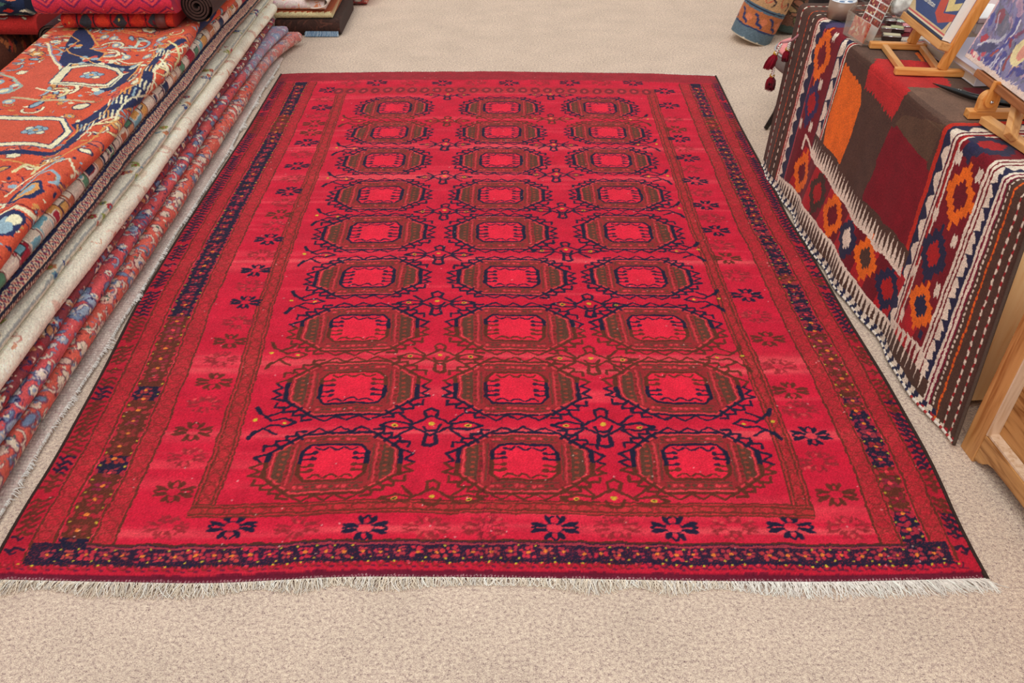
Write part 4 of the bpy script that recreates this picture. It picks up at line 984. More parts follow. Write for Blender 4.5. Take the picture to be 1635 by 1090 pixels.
def motif(c, col, core=None, sx=.055, sy=.085, rin=.42, sk=0.0):
    """stepped diamond ring: rows of short vertical bars"""
    x0, y0 = c; st = .0115; n = int(sx/st)
    for i in range(-n, n+1):
        x = x0+i*st; h_ = sy*(1-abs(i)/(n+1))+.008*((i+n) % 2)*1.0
        j = random.uniform(-.004, .004)
        K.poly([(x-st*.54, y0-h_+j+sk*(x-x0)), (x+st*.54, y0-h_+j+sk*(x-x0)), (x+st*.54, y0+h_+j+sk*(x-x0)), (x-st*.54, y0+h_+j+sk*(x-x0))], col)
    m_ = int(n*rin+.5)
    for i in range(-m_, m_+1):
        x = x0+i*st; h_ = sy*rin*(1-abs(i)/(m_+1))+.006
        K.poly([(x-st*.54, y0-h_), (x+st*.54, y0-h_), (x+st*.54, y0+h_), (x-st*.54, y0+h_)], core if core is not None else KR)
motif(kinv(1312, 89), KO, sx=.058, sy=.105); motif(kinv(1295, 165), rgb(56, 44, 84), KS, sx=.055, sy=.09)
motif(kinv(1278.5, 276), KO, rgb(110, 20, 32), sx=.060, sy=.088); motif(kinv(1305, 308), rgb(70, 46, 38), KS, sx=.060, sy=.082); motif(kinv(1327, 344), KO, rgb(110, 20, 32), sx=.064, sy=.082)
motif(kinv(1353, 380), KV, KW, sx=.060, sy=.075); motif(kinv(1382.7, 412), KO, KB, sx=.064, sy=.075); motif(kinv(1414, 461), KV, KS, sx=.064, sy=.070)
motif(kinv(1533, 313), KO, rgb(110, 20, 32), sx=.066, sy=.085, rin=.45); motif(kinv(1490.7, 406), KV, KS, sx=.062, sy=.078); motif(kinv(1470.5, 488), KO, KV, sx=.060, sy=.066)
motif(kinv(1583, 233, True), rgb(50, 46, 70), KS, sx=.060, sy=.085); K.poly([(F3(1330, 800)+np.array(d)) for d in ((-.02, .03), (.02, .03), (.02, -.02), (-.02, -.02))], KV)
motif(kinv(1340, 40, True), rgb(70, 58, 96), rgb(70, 58, 96), sx=.03, sy=.05)
motif((.815*SL, .33), KO, rgb(110, 20, 32), sx=.06, sy=.08)
for q in (F3(610, 195), F3(535, 455), F3(480, 680), F3(430, 660), R2(650, 355), R2(810, 500), R2(465, 805), R2(610, 1020), R3(255, 170), R3(375, 270), R3(195, 395)):
    x, y = q; K.poly([(x-.011, y+.020), (x-.003, y+.012), (x+.003, y+.022), (x+.011, y+.012), (x+.011, y-.018), (x+.003, y-.010), (x-.003, y-.022), (x-.011, y-.012)], KW)
x, y = R3(290, 495); K.poly([(x-.008, y+.012), (x+.008, y+.012), (x+.008, y-.012), (x-.008, y-.012)], KV)
K.line([tuple(F3(435, 795)), tuple(F3(455, 725)), tuple(F3(470, 760)), tuple(F3(490, 830))], .012, KW)
# teeth rows
s = .236*SL
while s < .712*SL:
    y = tline(s); h_ = random.uniform(.055, .075)
    K.poly([(s-.012, y+.02), (s+.020, y+.02), (s+.024, y+.070), (s-.012, y+.072)], KB)
    s += .012
s = .236*SL
while s < .715*SL:
    y = tline(s); h_ = random.uniform(.045, .065)
    K.poly([(s-.012, y-.012), (s-.008, y+.010), (s, y+h_+.008), (s+.008, y+.010), (s+.012, y-.012)], KW); s += .0215
s = .094*SL
K.poly([(q, bline(min(q, .73*SL))+.012) for q in np.linspace(.092*SL, .905*SL, 30)]+[(.905*SL, TB-.01), (.092*SL, TB-.01)], KB)
K.poly([(q, TB+.03) for q in np.linspace(-.045*SL, .095*SL, 5)]+[(.095*SL, TB-.01), (-.06*SL, TB-.01)], rgb(40, 34, 50))
while s < .90*SL:
    y = bline(s) if s < .73*SL else float(np.interp(s, [.73*SL, .86*SL, .9*SL], [bline(.73*SL)+.02, -.54, -.565])); h_ = random.uniform(.055, .07) if s < .6*SL else random.uniform(.075, .09)
    K.poly([(s-.014, y+.012), (s+.014, y+.012), (s+.008, y-.004), (s+.001, y-h_), (s-.006, y-.004)], KW); s += .0225 if s < .73*SL else .026
# checked hem cord
s = S0_
while s < .93*SL:
    K.poly([(s, TB+.026), (s+.020, TB+.026), (s+.020, TB+.012), (s, TB+.012)], KW); K.poly([(s+.020, TB+.026), (s+.036, TB+.026), (s+.036, TB+.012), (s+.020, TB+.012)], KV)
    K.poly([(s+.012, TB+.012), (s+.030, TB+.012), (s+.030, TB-.01), (s+.012, TB-.01)], KV); K.poly([(s-.006, TB+.012), (s+.012, TB+.012), (s+.012, TB-.01), (s-.006, TB-.01)], KW); s += .036
for s in np.arange(.905*SL, 1.0*SL, .018): K.poly([(s, TB+.010), (s+.012, TB+.012), (s+.012, TB-.01), (s, TB-.01)], KW if int(s*100) % 3 else rgb(170, 40, 50))
K.noise(.07, .06)
st_ = 1+.05*np.sin(K.X0*1400)[..., None]*.6; K.a = np.clip(K.a*st_, 0, 1)
P = ksurf(K.X0/SL, K.Y0, True)
kil = link('kilim', grid_mesh('kilim', P, K.a), yarn('kilim_wool', bump=.35, var=.16, scale=900))
so_ = kil.modifiers.new('thickness', 'SOLIDIFY'); so_.thickness = .004; so_.offset = -1
# which side is outside: make the normals face the room
me = kil.data; me.flip_normals() if me.polygons[100].normal.x > 0 else None
tag(kil, 'dark red and brown flatwoven kilim with orange diamonds draped over the desk', 'kilim')
# curved brown selvedge cord
pts = [ksurf(np.array(1.003), np.array(t), True) for t in np.linspace(TB, .78, 90)]
MB().tube([p-KN_*.002 for p in pts], .005, 6).build('selvedge', plain('kilim_cord', (82, 64, 54), .95, noise=.2, nscale=300), kil)
pts = [ksurf(np.array(s), np.array(TB), True) for s in np.linspace(-.045, 1.003, 160)]
hc = MB()
tf = []
for i, p in enumerate(pts[:-1]):
    hc.tube([p, pts[i+1]], .0045, 6)
ho = hc.build('hem_cord', None, kil); ho.data.materials.append(plain('cord_white', (226, 214, 200), .95, noise=.05)); ho.data.materials.append(plain('cord_navy', (48, 48, 76), .95, noise=.1)); ho.data.materials.append(plain('cord_red', (170, 50, 50), .95, noise=.1))
nf = len(ho.data.polygons); per = nf//(len(pts)-1)
ho.data.polygons.foreach_set('material_index', [(0 if (i//per) % 3 == 0 else (1 if (i//per) < 140 else 2)) if (i//per) % 3 != 1 else 0 for i in range(nf)])
# desk below: pale pine boards
PINE = wood('pale_pine', (255, 214, 156), (246, 194, 130), 'Z', 10, False, .45); PINE2 = wood('aged_pine', (210, 152, 92), (160, 100, 50), 'Z', 13, True, .38); PINE2Y = wood('aged_pine_long', (200, 146, 88), (140, 88, 42), 'Y', 13, True, .38)
def KP(s, b, z): p = T0+KD*s+KN_*b; return np.array([p[0], p[1], z])
desk = empty('desk', KP(.75, .4, 0), 'pale pine desk mostly hidden under the draped kilim', 'desk')
dv = np.array([*KD[:2], 0]); nv = np.array([*KN_[:2], 0])
MB().box(KP(-.03, .022, ZT-.032), dv*1.47, nv*.76, (0, 0, .024)).build('desktop', PINE, desk)
MB().box(KP(1.425, .030, .03), dv*.022, nv*.72, (0, 0, ZT-.063)).build('end_panel', PINE, desk)
MB().box(KP(.02, .06, .03), dv*.022, nv*.66, (0, 0, ZT-.063)).build('end_panel', PINE, desk)
MB().box(KP(.045, .70, .03), dv*1.377, nv*.018, (0, 0, ZT-.063)).build('back_panel', PINE, desk)
for s, b in ((1.43, .05), (1.43, .68), (.03, .08), (.03, .66)): MB().lathe(KP(s, b, 0), [(.012, 0), (.014, .03)], 16).build('foot', plain('black_plastic', (24, 24, 26), .4), desk)
q = onY(1602, 501, float(KP(1.447, .2, 0)[1])); scr = MB().lathe(q+dv*.0, [(.0001, 0), (.006, 0), (.007, -.003), (.0001, -.003)], 20, -dv, False); scr.build('screw', plain('dull_steel', (90, 92, 92), .35, .8), desk)

# ------------------------------------------------------------------ pine cupboard in the right corner
C0 = G(1533, 712, 0); ce = np.array([.105, -.9945, 0]); cn = np.array([.9945, .105, 0])
def CP(a, b, z): p = C0+ce*a+cn*b; return np.array([p[0], p[1], z])
cup = empty('cupboard', CP(.5, .25, 0), 'aged knotty pine cupboard with a recessed panel, right of the rug near the kilim', 'cupboard')
Z1 = .50
M1 = lambda: MB()
M1().box(CP(0, 0, 0), ce*.058, cn*.045, (0, 0, Z1)).build('stile', PINE2, cup, bevel=.002)
M1().box(CP(.95, 0, 0), ce*.058, cn*.045, (0, 0, Z1)).build('stile', PINE2, cup, bevel=.002)
M1().box(CP(.058, .034, .10), ce*.892, cn*.014, (0, 0, Z1-.10)).build('panel', PINE2Y, cup)
M1().box(CP(.058, .004, Z1-.07), ce*.892, cn*.030, (0, 0, .07)).build('top_rail', PINE2Y, cup, bevel=.002)
PALE = wood('worn_pine', (232, 204, 176), (204, 166, 130), 'Z', 13, False, .5)
M1().box(CP(.0585, .0015, .10), ce*.005, cn*.032, (0, 0, Z1-.17)).build('worn_edge', PALE, cup)
# bottom rail with bracket foot curve and a pale worn top ledge
pr = [(.058, .012), (.075, .014), (.090, .024), (.105, .040), (.125, .046), (.20, .048), (.80, .048), (.88, .046), (.90, .035), (.92, .016), (.95, .012), (.95, .098), (.058, .098)]
M1().prism([CP(a, .0015, z) for a, z in pr], cn*.032).build('plinth', PINE2Y, cup, bevel=.0015)
M1().box(CP(.058, .006, .0985), ce*.892, cn*.0275, (0, 0, .006)).build('ledge', PALE, cup)
M1().box(CP(0.002, .048, .05), ce*1.0, cn*.40, (0, 0, Z1-.05)).build('carcass', PINE2, cup)
M1().box(CP(-.012, -.012, Z1), ce*1.03, cn*.48, (0, 0, .022)).build('top', PINE2Y, cup, bevel=.003)
for a, b in ((.01, .40), (.96, .40)): M1().box(CP(a, b, 0), ce*.04, cn*.04, (0, 0, .05)).build('foot', PINE2, cup)

# ------------------------------------------------------------------ things on the desk
ZK = ZT+.0035
EW = wood('easel_pine', (232, 164, 92), (208, 132, 62), 'X', 16, False, .35)
EW2 = wood('easel_pine_pale', (226, 168, 104), (200, 136, 76), 'Y', 16, False, .4)
EW3 = wood('easel_pine_up', (230, 156, 80), (204, 124, 52), 'Z', 16, False, .35)
STEEL = plain('bright_steel', (210, 210, 210), .2, 1.0)
# small easel with a picture book
gA = G(1427, 118, ZK); gB = G(1537, 122, ZK); gC = G(1387, 76, ZK); gD = G(1490, 80, ZK)
e1 = empty('tabletop_easel', (gA+gB)/2, 'small pale pine easel holding the navy kilim picture book', 'easel')
HB = .020
up = np.array([0, 0, 1.0])
def bar_on(mb, p, q, w, h, z): return mb.bar((p[0], p[1], z+h/2), (q[0], q[1], z+h/2), w, h)
bar_on(MB(), gA, gB, .024, HB, ZK).build('foot_bar', EW, e1, bevel=.003)
bar_on(MB(), gC, gD, .024, HB, ZK).build('foot_bar', EW, e1, bevel=.003)
def lerp(a, b, t): return a+(b-a)*t
bar_on(MB(), lerp(gC, gD, .22), lerp(gA, gB, .12), .018, .016, ZK+.001).build('cross_bar', EW2, e1, bevel=.002)
bar_on(MB(), lerp(gC, gD, .80), lerp(gA, gB, .66), .018, .016, ZK+.001).build('cross_bar', EW2, e1, bevel=.002)
# leaning posts, one on each foot bar
pn = lerp(gA, gB, .66); pn = np.array([pn[0], pn[1], ZK+HB]); Yn = pn[1]
tn = onY(1579, -14, Yn); ln = tn-pn; ln = ln/np.linalg.norm(ln); LP_ = .40
pf = lerp(gC, gD, .63); pf = np.array([pf[0], pf[1], ZK+HB]); Yf = pf[1]
fw = np.cross(ln, [0, 1, 0]); fw /= np.linalg.norm(fw); fw = fw if fw[0] < 0 else -fw     # face of the posts towards the rug
MB().bar(pn, pn+ln*LP_, .022, .026, fw).build('post', EW3, e1, bevel=.002)
MB().bar(pf, pf+ln*LP_, .022, .026, fw).build('post', EW3, e1, bevel=.002)
# ledge
la = onY(1503, 73, Yn); k = (la-pn)@ln
lz = pn+ln*max(.03, min(.12, k)); lf = pf+ln*max(.03, min(.12, k))
yd = (pn-pf)/np.linalg.norm(pn-pf)
ctr = lambda p, a, b: p+fw*a+ln*b
MB().bar(ctr(lf, .030, 0)-yd*.06, ctr(lz, .030, 0)+yd*.004, .036, .022, ln).build('ledge', EW2, e1, bevel=.002)
MB().bar(ctr(lf, .0, .30)-yd*.02, ctr(lz, .0, .30)+yd*.0, .020, .024, ln).build('back_rail', EW2, e1, bevel=.002)
# the book: cover plane spanned by yd (towards the camera) and ln (up and away)
B0 = ctr(lf, .0135, .0125)-yd*.045; BWd = np.linalg.norm(lz-lf)+.035; BH = .30; BT = .030
book = empty('picture_book', B0, 'white-edged picture book with a navy kilim cover standing on the small easel', 'book')
MB().box(B0+yd*.001+ln*.001, yd*(BWd-.001), ln*(BH-.002), fw*BT).build('pages', plain('paper_white', (250, 248, 242), .7, noise=.02, nscale=200), book)
c = Cv(0, BWd, 0, BH, .0012, rgb(70, 86, 132)); k_ = BWd/.20
c.a[:] = rgb(66, 84, 132); c.a[c.Y < .022] = rgb(222, 196, 150); c.a[c.Y < .017] = rgb(214, 96, 96); c.a[c.Y < .012] = rgb(236, 222, 190); c.a[c.Y < .008] = rgb(50, 62, 88)
c.poly([(0, .022), (.035*k_, .022), (.012*k_, .045), (.004, .10), (0, .12)], rgb(222, 196, 150))
c.poly([(.18*k_, .02), (.20*k_, .02), (.20*k_, .07), (.185*k_, .03)], rgb(222, 196, 150))
def cp(pts, col): c.poly([(x*k_, y) for x, y in pts], col)
cp([(.03, .085), (.065, .075), (.085, .12), (.05, .15), (.03, .13)], rgb(206, 86, 60)); cp([(.045, .095), (.062, .09), (.07, .12), (.05, .13)], rgb(224, 130, 60))
cp([(.118, .048), (.150, .030), (.20, .055), (.20, .075), (.150, .060), (.142, .10), (.150, .20), (.118, .20), (.110, .10)], rgb(200, 84, 70))
cp([(.142, .10), (.155, .066), (.20, .088), (.20, .11), (.172, .095), (.165, .12), (.170, .2), (.150, .2)], rgb(226, 206, 140))
cp([(0.0, .16), (.20, .16), (.20, .30), (0, .30)], rgb(180, 80, 66)); cp([(.02, .18), (.18, .18), (.18, .28), (.02, .28)], rgb(76, 96, 140)); cp([(.06, .20), (.14, .20), (.14, .26), (.06, .26)], rgb(226, 206, 140))
c.noise(.04, .03)
PP = B0+fw*(BT+.0012)+yd*c.X0[..., None]+ln*c.Y0[..., None]
cov = link('cover', grid_mesh('cover', PP, c.a), yarn('printed_cover', rough=.4, bump=.02, var=.02), book); so = cov.modifiers.new('s', 'SOLIDIFY'); so.thickness = .0012; so.offset = 0
if cov.data.polygons[0].normal.dot(__import__('mathutils').Vector(fw)) < 0: cov.data.flip_normals()
MB().box(B0-fw*.0015, yd*BWd, ln*BH, fw*.0015).build('back_cover', plain('cover_blue', (90, 100, 170), .4), book)
def text(s, name, size, o, xd, yd_, col, parent, ext=.0004, font_align='LEFT'):
    cu = bpy.data.curves.new(name, 'FONT'); cu.body = s; cu.size = size; cu.extrude = ext; cu.align_x = font_align
    t = bpy.data.objects.new(name, cu); C.objects.link(t)
    from mathutils import Matrix, Vector
    xd = Vector([float(v) for v in xd]).normalized(); yv = Vector([float(v) for v in yd_]).normalized(); zd = xd.cross(yv)
    M = Matrix((xd, yv, zd)).transposed().to_4x4(); M.translation = Vector([float(v) for v in o])
    dg = bpy.context.evaluated_depsgraph_get(); bpy.context.view_layer.update()
    me = bpy.data.meshes.new_from_object(t.evaluated_get(bpy.context.evaluated_depsgraph_get())); bpy.data.objects.remove(t)
    me.transform(M); return link(name, me, col, parent)
text('kurdistan', 'title', .021, B0+fw*(BT+.0026)+yd*(.045*k_)+ln*.057, yd, ln, plain('title_white', (232, 232, 222), .6), cov)

# second easel, nearest the camera, with a painting
zb = ZK
qa = G(1541, 187, zb); qb = G(1720, 188, zb)
e2 = empty('tabletop_easel', (qa+qb)/2, 'pine easel with a round hinge block holding the purple painting', 'easel')
bar_on(MB(), qa, qb, .030, .022, zb).build('cross_bar', EW, e2, bevel=.002)
ra = G(1570, 196, zb+.0); rb_ = G(1668, 262, zb)
bar_on(MB(), ra, rb_, .030, .020, zb+.0).build('foot_bar', EW2, e2, bevel=.002)
ra2 = G(1650, 196, zb); rb2 = G(1790, 262, zb)
bar_on(MB(), ra2, rb2, .030, .020, zb+.0).build('foot_bar', EW2, e2, bevel=.002)
# hinge block: D-shaped cheek on the bar, pivot arm with a screw
hb = G(1572, 176, zb+.022); Yh = hb[1]
pr = []
for t in np.linspace(0, PI, 14): pr.append((-.026*math.cos(t), .030+.026*math.sin(t)))
pr = [(-.026, 0)]+pr+[(.026, 0)]
MB().prism([hb+np.array([a, -.012, z]) for a, z in pr], (0, .022, 0)).build('hinge_block', EW, e2, bevel=.002)
s0 = onY(1583.5, 163.5, Yh-.022); s1 = onY(1600, 132, Yh-.022); dd = (s1-s0)/np.linalg.norm(s1-s0); pp = np.cross(dd, [0, 1, 0]); L_ = np.linalg.norm(s1-s0)
pts = []
for t in np.linspace(PI/2, 3*PI/2, 12): pts.append(s0+pp*.017*math.sin(t)+dd*.017*math.cos(t))
pts += [s0+dd*L_-pp*.017, s0+dd*L_+pp*.017]
MB().prism(pts, (0, .012, 0)).build('hinge_arm', EW3, e2, bevel=.002)
MB().lathe(s0+np.array([0, .001, 0]), [(.0001, 0), (.0052, 0), (.006, .0), (.0035, .004), (.0001, .005)], 18, (0, -1, 0), False).build('screw', STEEL, e2)
# painting leaning back; lower edge runs towards the camera
c_lo = onY(1541, 90, Yh+.20); 
c_near = onY(1642, 166, Yh-.165)
wd = (c_near-c_lo); wl = np.linalg.norm(wd); wd = wd/wl
c_up = onY(1604, -12, float(c_lo[1])); ud = (c_up-c_lo); ud = ud-wd*(ud@wd); ud /= np.linalg.norm(ud)
pfw = np.cross(ud, wd); pfw = pfw if pfw[0] < 0 else -pfw
PW, PH, PT = wl+.04, .42, .016
MB().bar(c_lo-ud*.013-pfw*.010-wd*-.10, c_near-ud*.013-pfw*.010+wd*.05, .040, .020, ud).build('ledge', wood('ledge_pine', (170, 104, 58), (140, 80, 40), 'Y', 14, False, .4), e2, bevel=.002)
po = c_lo-pfw*(PT+.012); 
for tt in (.35, .92):
    b0 = po+wd*wl*tt; b0 = b0-ud*.03; MB().bar(b0, b0+ud*.42, .026, .018, pfw).build('post', EW3, e2, bevel=.002)
pb0 = G(1612, 222, zb+.02); pt0 = po+wd*wl*.80-ud*.02
MB().bar(pb0+np.array([0, 0, .004]), pt0, .034, .020, (0, -1, 0)).build('strut', EW2, e2, bevel=.003)
paint_ = empty('painting', c_lo, 'abstract purple, blue and red painting on a cream canvas, on the easel nearest the camera', 'painting')
MB().box(c_lo-pfw*PT, wd*PW, ud*PH, pfw*PT).build('canvas', plain('canvas_cloth', (240, 222, 200), .85, noise=.04, nscale=300, bump=.1), paint_)
c = Cv(0, PW, 0, PH, .0014, rgb(150, 146, 190), jit=.003); random.seed(77)
PVIO = rgb(84, 84, 150); LAV = rgb(168, 168, 206); PRD = rgb(176, 66, 82); PGR = rgb(120, 120, 134); PPK = rgb(226, 176, 184); PWH = rgb(226, 222, 226)
c.a[:] = rgb(140, 136, 172)
for _ in range(520):
    x = random.uniform(0, PW); y = random.uniform(0, PH); L_ = random.uniform(.015, .05); an = 1.1+.7*math.sin(x*11+y*6)+random.gauss(0, .35)
    pts = [(x+math.cos(an+t*.6)*L_*t, y+math.sin(an+t*.6)*L_*t) for t in (0, .33, .66, 1)]
    c.line(pts, random.uniform(.003, .009), random.choice([PVIO, LAV, PGR, PGR, rgb(130, 110, 140), PPK, rgb(110, 100, 150), rgb(134, 128, 160)]), .6)
def pq(x, y):
    d = ray(1520+x/9.087, y/9.087); n_ = np.cross(wd, ud); t = ((c_lo-EYE)@n_)/(d@n_); p = EYE+d*t-c_lo; return (float(p@wd), float(p@ud))
def PLn(pts, w, col, al=.9): c.line([pq(*p) for p in pts], w, col, al)
def PPo(pts, col, al=.9): c.poly([pq(*p) for p in pts], col, al)
PPo([(640, 180), (760, 60), (830, 200), (820, 420), (740, 560), (660, 520), (640, 380)], PGR, .8); PPo([(620, 340), (680, 180), (780, 110), (790, 220), (700, 370)], rgb(158, 80, 92), .8)
PPo([(330, 735), (450, 650), (580, 615), (700, 655), (570, 760), (470, 800)], rgb(84, 84, 116)); PPo([(430, 600), (440, 510), (520, 480), (550, 540), (500, 600)], rgb(196, 70, 80), .85)
PLn([(400, 640), (560, 590), (680, 600)], .007, PWH); PLn([(560, 610), (680, 600), (760, 540)], .010, rgb(196, 196, 206)); PLn([(560, 330), (600, 230)], .016, rgb(96, 96, 164))
PLn([(300, 740), (320, 820), (400, 860)], .010, rgb(214, 90, 110)); PLn([(330, 760), (360, 830)], .008, rgb(246, 200, 180)); PLn([(440, 790), (490, 780)], .010, rgb(206, 90, 100))
PLn([(990, 60), (975, 300), (880, 480), (790, 600)], .014, rgb(92, 90, 152)); PLn([(1010, 300), (940, 450), (800, 620)], .006, PWH); PLn([(1045, 440), (960, 520), (840, 590)], .012, rgb(140, 84, 110)); PLn([(640, 430), (700, 200)], .006, rgb(200, 190, 210))
PLn([(450, 885), (600, 770), (760, 690), (900, 560)], .012, PVIO); PLn([(560, 810), (680, 735)], .007, rgb(186, 90, 80)); PLn([(1000, 0), (1000, 200)], .02, PPK, .6)
for pts in ([(430, 895), (560, 830)], [(475, 975), (540, 910), (620, 830)], [(600, 1060), (650, 930), (760, 780)], [(640, 1090), (720, 960), (780, 800)]): PLn(pts, .010, PVIO)
for pts in ([(500, 1010), (600, 900), (740, 730)], [(560, 1000), (680, 850)], [(700, 1060), (730, 900), (780, 840)]): PLn(pts, .006, rgb(214, 212, 228))
PLn([(930, 640), (905, 760), (930, 880), (1010, 950)], .007, rgb(66, 66, 120)); PLn([(760, 1010), (800, 880), (860, 800)], .009, rgb(160, 80, 80)); PLn([(870, 600), (850, 690)], .009, rgb(160, 70, 80)); PLn([(880, 930), (960, 1000)], .009, rgb(226, 176, 140)); PLn([(820, 1100), (900, 1000), (1000, 1040)], .010, PVIO); PLn([(960, 1090), (1090, 1020)], .012, PVIO)
x_, y_ = pq(1010, 760); c.ell(x_, y_, .034, .038, rgb(236, 220, 166)); c.ell(x_+.008, y_, .018, .022, rgb(232, 160, 140))
c.a[c.Y < .012] = rgb(240, 214, 196); c.a[c.X < .006] = rgb(230, 190, 190)
for k in range(60):
    x = random.uniform(0, PW); c.line([(x, 0), (x+random.uniform(0, .02), random.uniform(.006, .022))], .004, rgb(240, 220, 208), .8)
c.noise(.04, .06)
PP = c_lo+pfw*.0012+wd*c.X0[..., None]+ud*c.Y0[..., None]
o = link('paint_layer', grid_mesh('paint_layer', PP, c.a), yarn('paint_film', rough=.5, bump=.25, var=.08, scale=400), paint_); so = o.modifiers.new('s', 'SOLIDIFY'); so.thickness = .0012; so.offset = 0
if o.data.polygons[0].normal.dot(__import__('mathutils').Vector(pfw)) < 0: o.data.flip_normals()

# books lying behind the easels
def lying_book(label, corner, z, wx, ly, h, cover, pages, name='book', group='books lying on the desk', rot=0.0):
    c0 = np.array([corner[0], corner[1], z]); a = -KD*math.cos(rot)+KN_*math.sin(rot); b = KN_*math.cos(rot)+KD*math.sin(rot)   # a goes away from the camera, b to the right
    e = empty(name, c0, label, 'book', group); t = .0022
    MB().box(c0, a*ly, b*wx, (0, 0, t)).build('cover', cover, e)
    MB().box(c0+np.array([0, 0, h-t]), a*ly, b*wx, (0, 0, t)).build('cover', cover, e)
    MB().box(c0+np.array([0, 0, t]), b*wx, a*.003, (0, 0, h-2*t)).build('spine', cover, e)
    MB().box(c0+np.array([0, 0, t])+a*.003+b*.003, a*(ly-.006), b*(wx-.006), (0, 0, h-2*t)).build('pages', pages, e)
    return e, a, b
PGM = plain('page_edges', (222, 204, 184), .8, noise=.06, nscale=400)
k1, a, b = lying_book('thick white-spined book lying lowest of the desk stack, black letters CA showing', G(1555, 138, ZK), ZK, .24, .33, .030, plain('cover_white', (236, 232, 238), .35), PGM)
text('CA', 'title', .021, G(1555, 138, ZK)+b*.060-a*.0006+np.array([0, 0, .007]), b, up, plain('title_ink', (20, 18, 30), .5), k1, ext=.0003)
lying_book('silvery lavender magazine on top of the white-spined book', G(1565, 128, ZK+.031), ZK+.031, .22, .31, .018, plain('cover_lavender', (204, 198, 214), .22, spec=.6), PGM)
lying_book('beige paperback behind the silvery magazine', G(1552, 78, ZK), ZK, .24, .26, .050, plain('cover_beige', (206, 192, 172), .4), PGM, rot=.06)
lying_book('mauve-grey hardback above the beige paperback', G(1556, 54, ZK+.051), ZK+.051, .22, .22, .030, plain('cover_mauve', (176, 160, 158), .4), PGM, rot=.1)
lying_book('pinkish booklet topmost of the stack behind the easels', G(1562, 37, ZK+.082), ZK+.082, .21, .18, .022, plain('cover_pink', (214, 188, 188), .35), PGM, rot=.02)
q = G(1564, 30, ZK+.105)
tag(MB().prism([q, q-KD*.14, q-KD*.14+KN_*.12, q+KN_*.17], (0, 0, .003)).build('paper_sheet', plain('paper_bright', (252, 250, 246), .7)), 'blank white sheet of card on the stack behind the easels', 'paper')
# folded dark textile beyond the books
q = G(1575, 22, ZK); c = cvf(0, .05, 0, .22, rgb(60, 26, 34), .1, ry=.003)
flora(c, 90, .03, [rgb(196, 60, 50), rgb(24, 20, 24), rgb(90, 60, 100), rgb(150, 40, 40)], None, kinds='lds'); c.line([(.02, 0), (.02, .3)], .008, rgb(206, 190, 120))
sdp = (0, -1); o = folded('folded_cloth', 'dark red and black woven cloth folded beyond the books', (q[0]+.02, q[1]+.16, ZK+.0015), sdp, 0, .10, .16, 0, .24, lambda l: l*0, c, topx=.1, ry=.003, cat='cloth')
q = G(1418, 4, ZK)
c = cvf(0, .10, 0, .22, rgb(150, 20, 36), .1, ry=.004); c.noise(.05, .05)
folded('folded_cloth', 'plain crimson cloth folded behind the leaflet holder', (q[0]+.02, q[1]+.06, ZK+.0015), sdp, 0, .09, .12, 0, .19, lambda l: l*0, c, topx=.1, ry=.004, cat='cloth')

# black tapered stick
pA = G(1489, 133, ZK+.004); pB = G(1516, 142, ZK+.008); pC = G(1552, 154, ZK+.010); pD = G(1615, 167, ZK+.010)
BK = plain('black_lacquer', (16, 18, 20), .18, spec=.6)
pen = MB().tube([pA, lerp(pA, pB, .3), pB, lerp(pB, pC, .5), pC, lerp(pC, pD, .5), pD], [.0008, .003, .0065, .0088, .0095, .0090, .0075], 14).build('letter_opener', BK)
tag(pen, 'long black tapered letter opener pointing left on the kilim', 'letter opener')
for t in (.35, .45): MB().lathe(lerp(pB, pC, t)+np.array([0, -.003, .0078]), [(.0001, 0), (.002, 0), (.0015, .001), (.0001, .0013)], 10, up, False).build('stud', STEEL, pen)

# roll of packing tape
tc_ = G(1341, 27, ZK); tp = empty('tape_roll', tc_, 'roll of brown packing tape standing flat at the far corner of the desk', 'tape')
RT_ = .047
MB().lathe(tc_, [(.036, .001), (RT_, .001), (RT_, .058), (.036, .058), (.036, .001)], 48, up, False).build('tape', plain('brown_tape', (150, 122, 104), .3, noise=.05, nscale=30), tp)
MB().lathe(tc_, [(.0335, .0), (.0358, .0), (.0358, .0595), (.0335, .0595), (.0335, .0)], 48, up, False).build('cardboard_core', plain('core_card', (200, 190, 176), .7), tp)
lab = MB().lathe(tc_+np.array([0, 0, .0588]), [(.0001, 0), (.0445, 0), (.0445, .001), (.0001, .001)], 48, up, False).build('paper_disc', plain('label_white', (236, 238, 242), .5), tp)
m = MB()
for k in range(7):
    an = k*2*PI/6; rr = 0 if k == 6 else .029
    m.lathe(tc_+np.array([math.cos(an)*rr, math.sin(an)*rr, .0599]), [(.0001, 0), (.0095, 0), (.0095, .0006), (.0001, .0006)], 20, up, False)
m.build('blue_dots', plain('label_blue', (96, 128, 168), .5), lab)

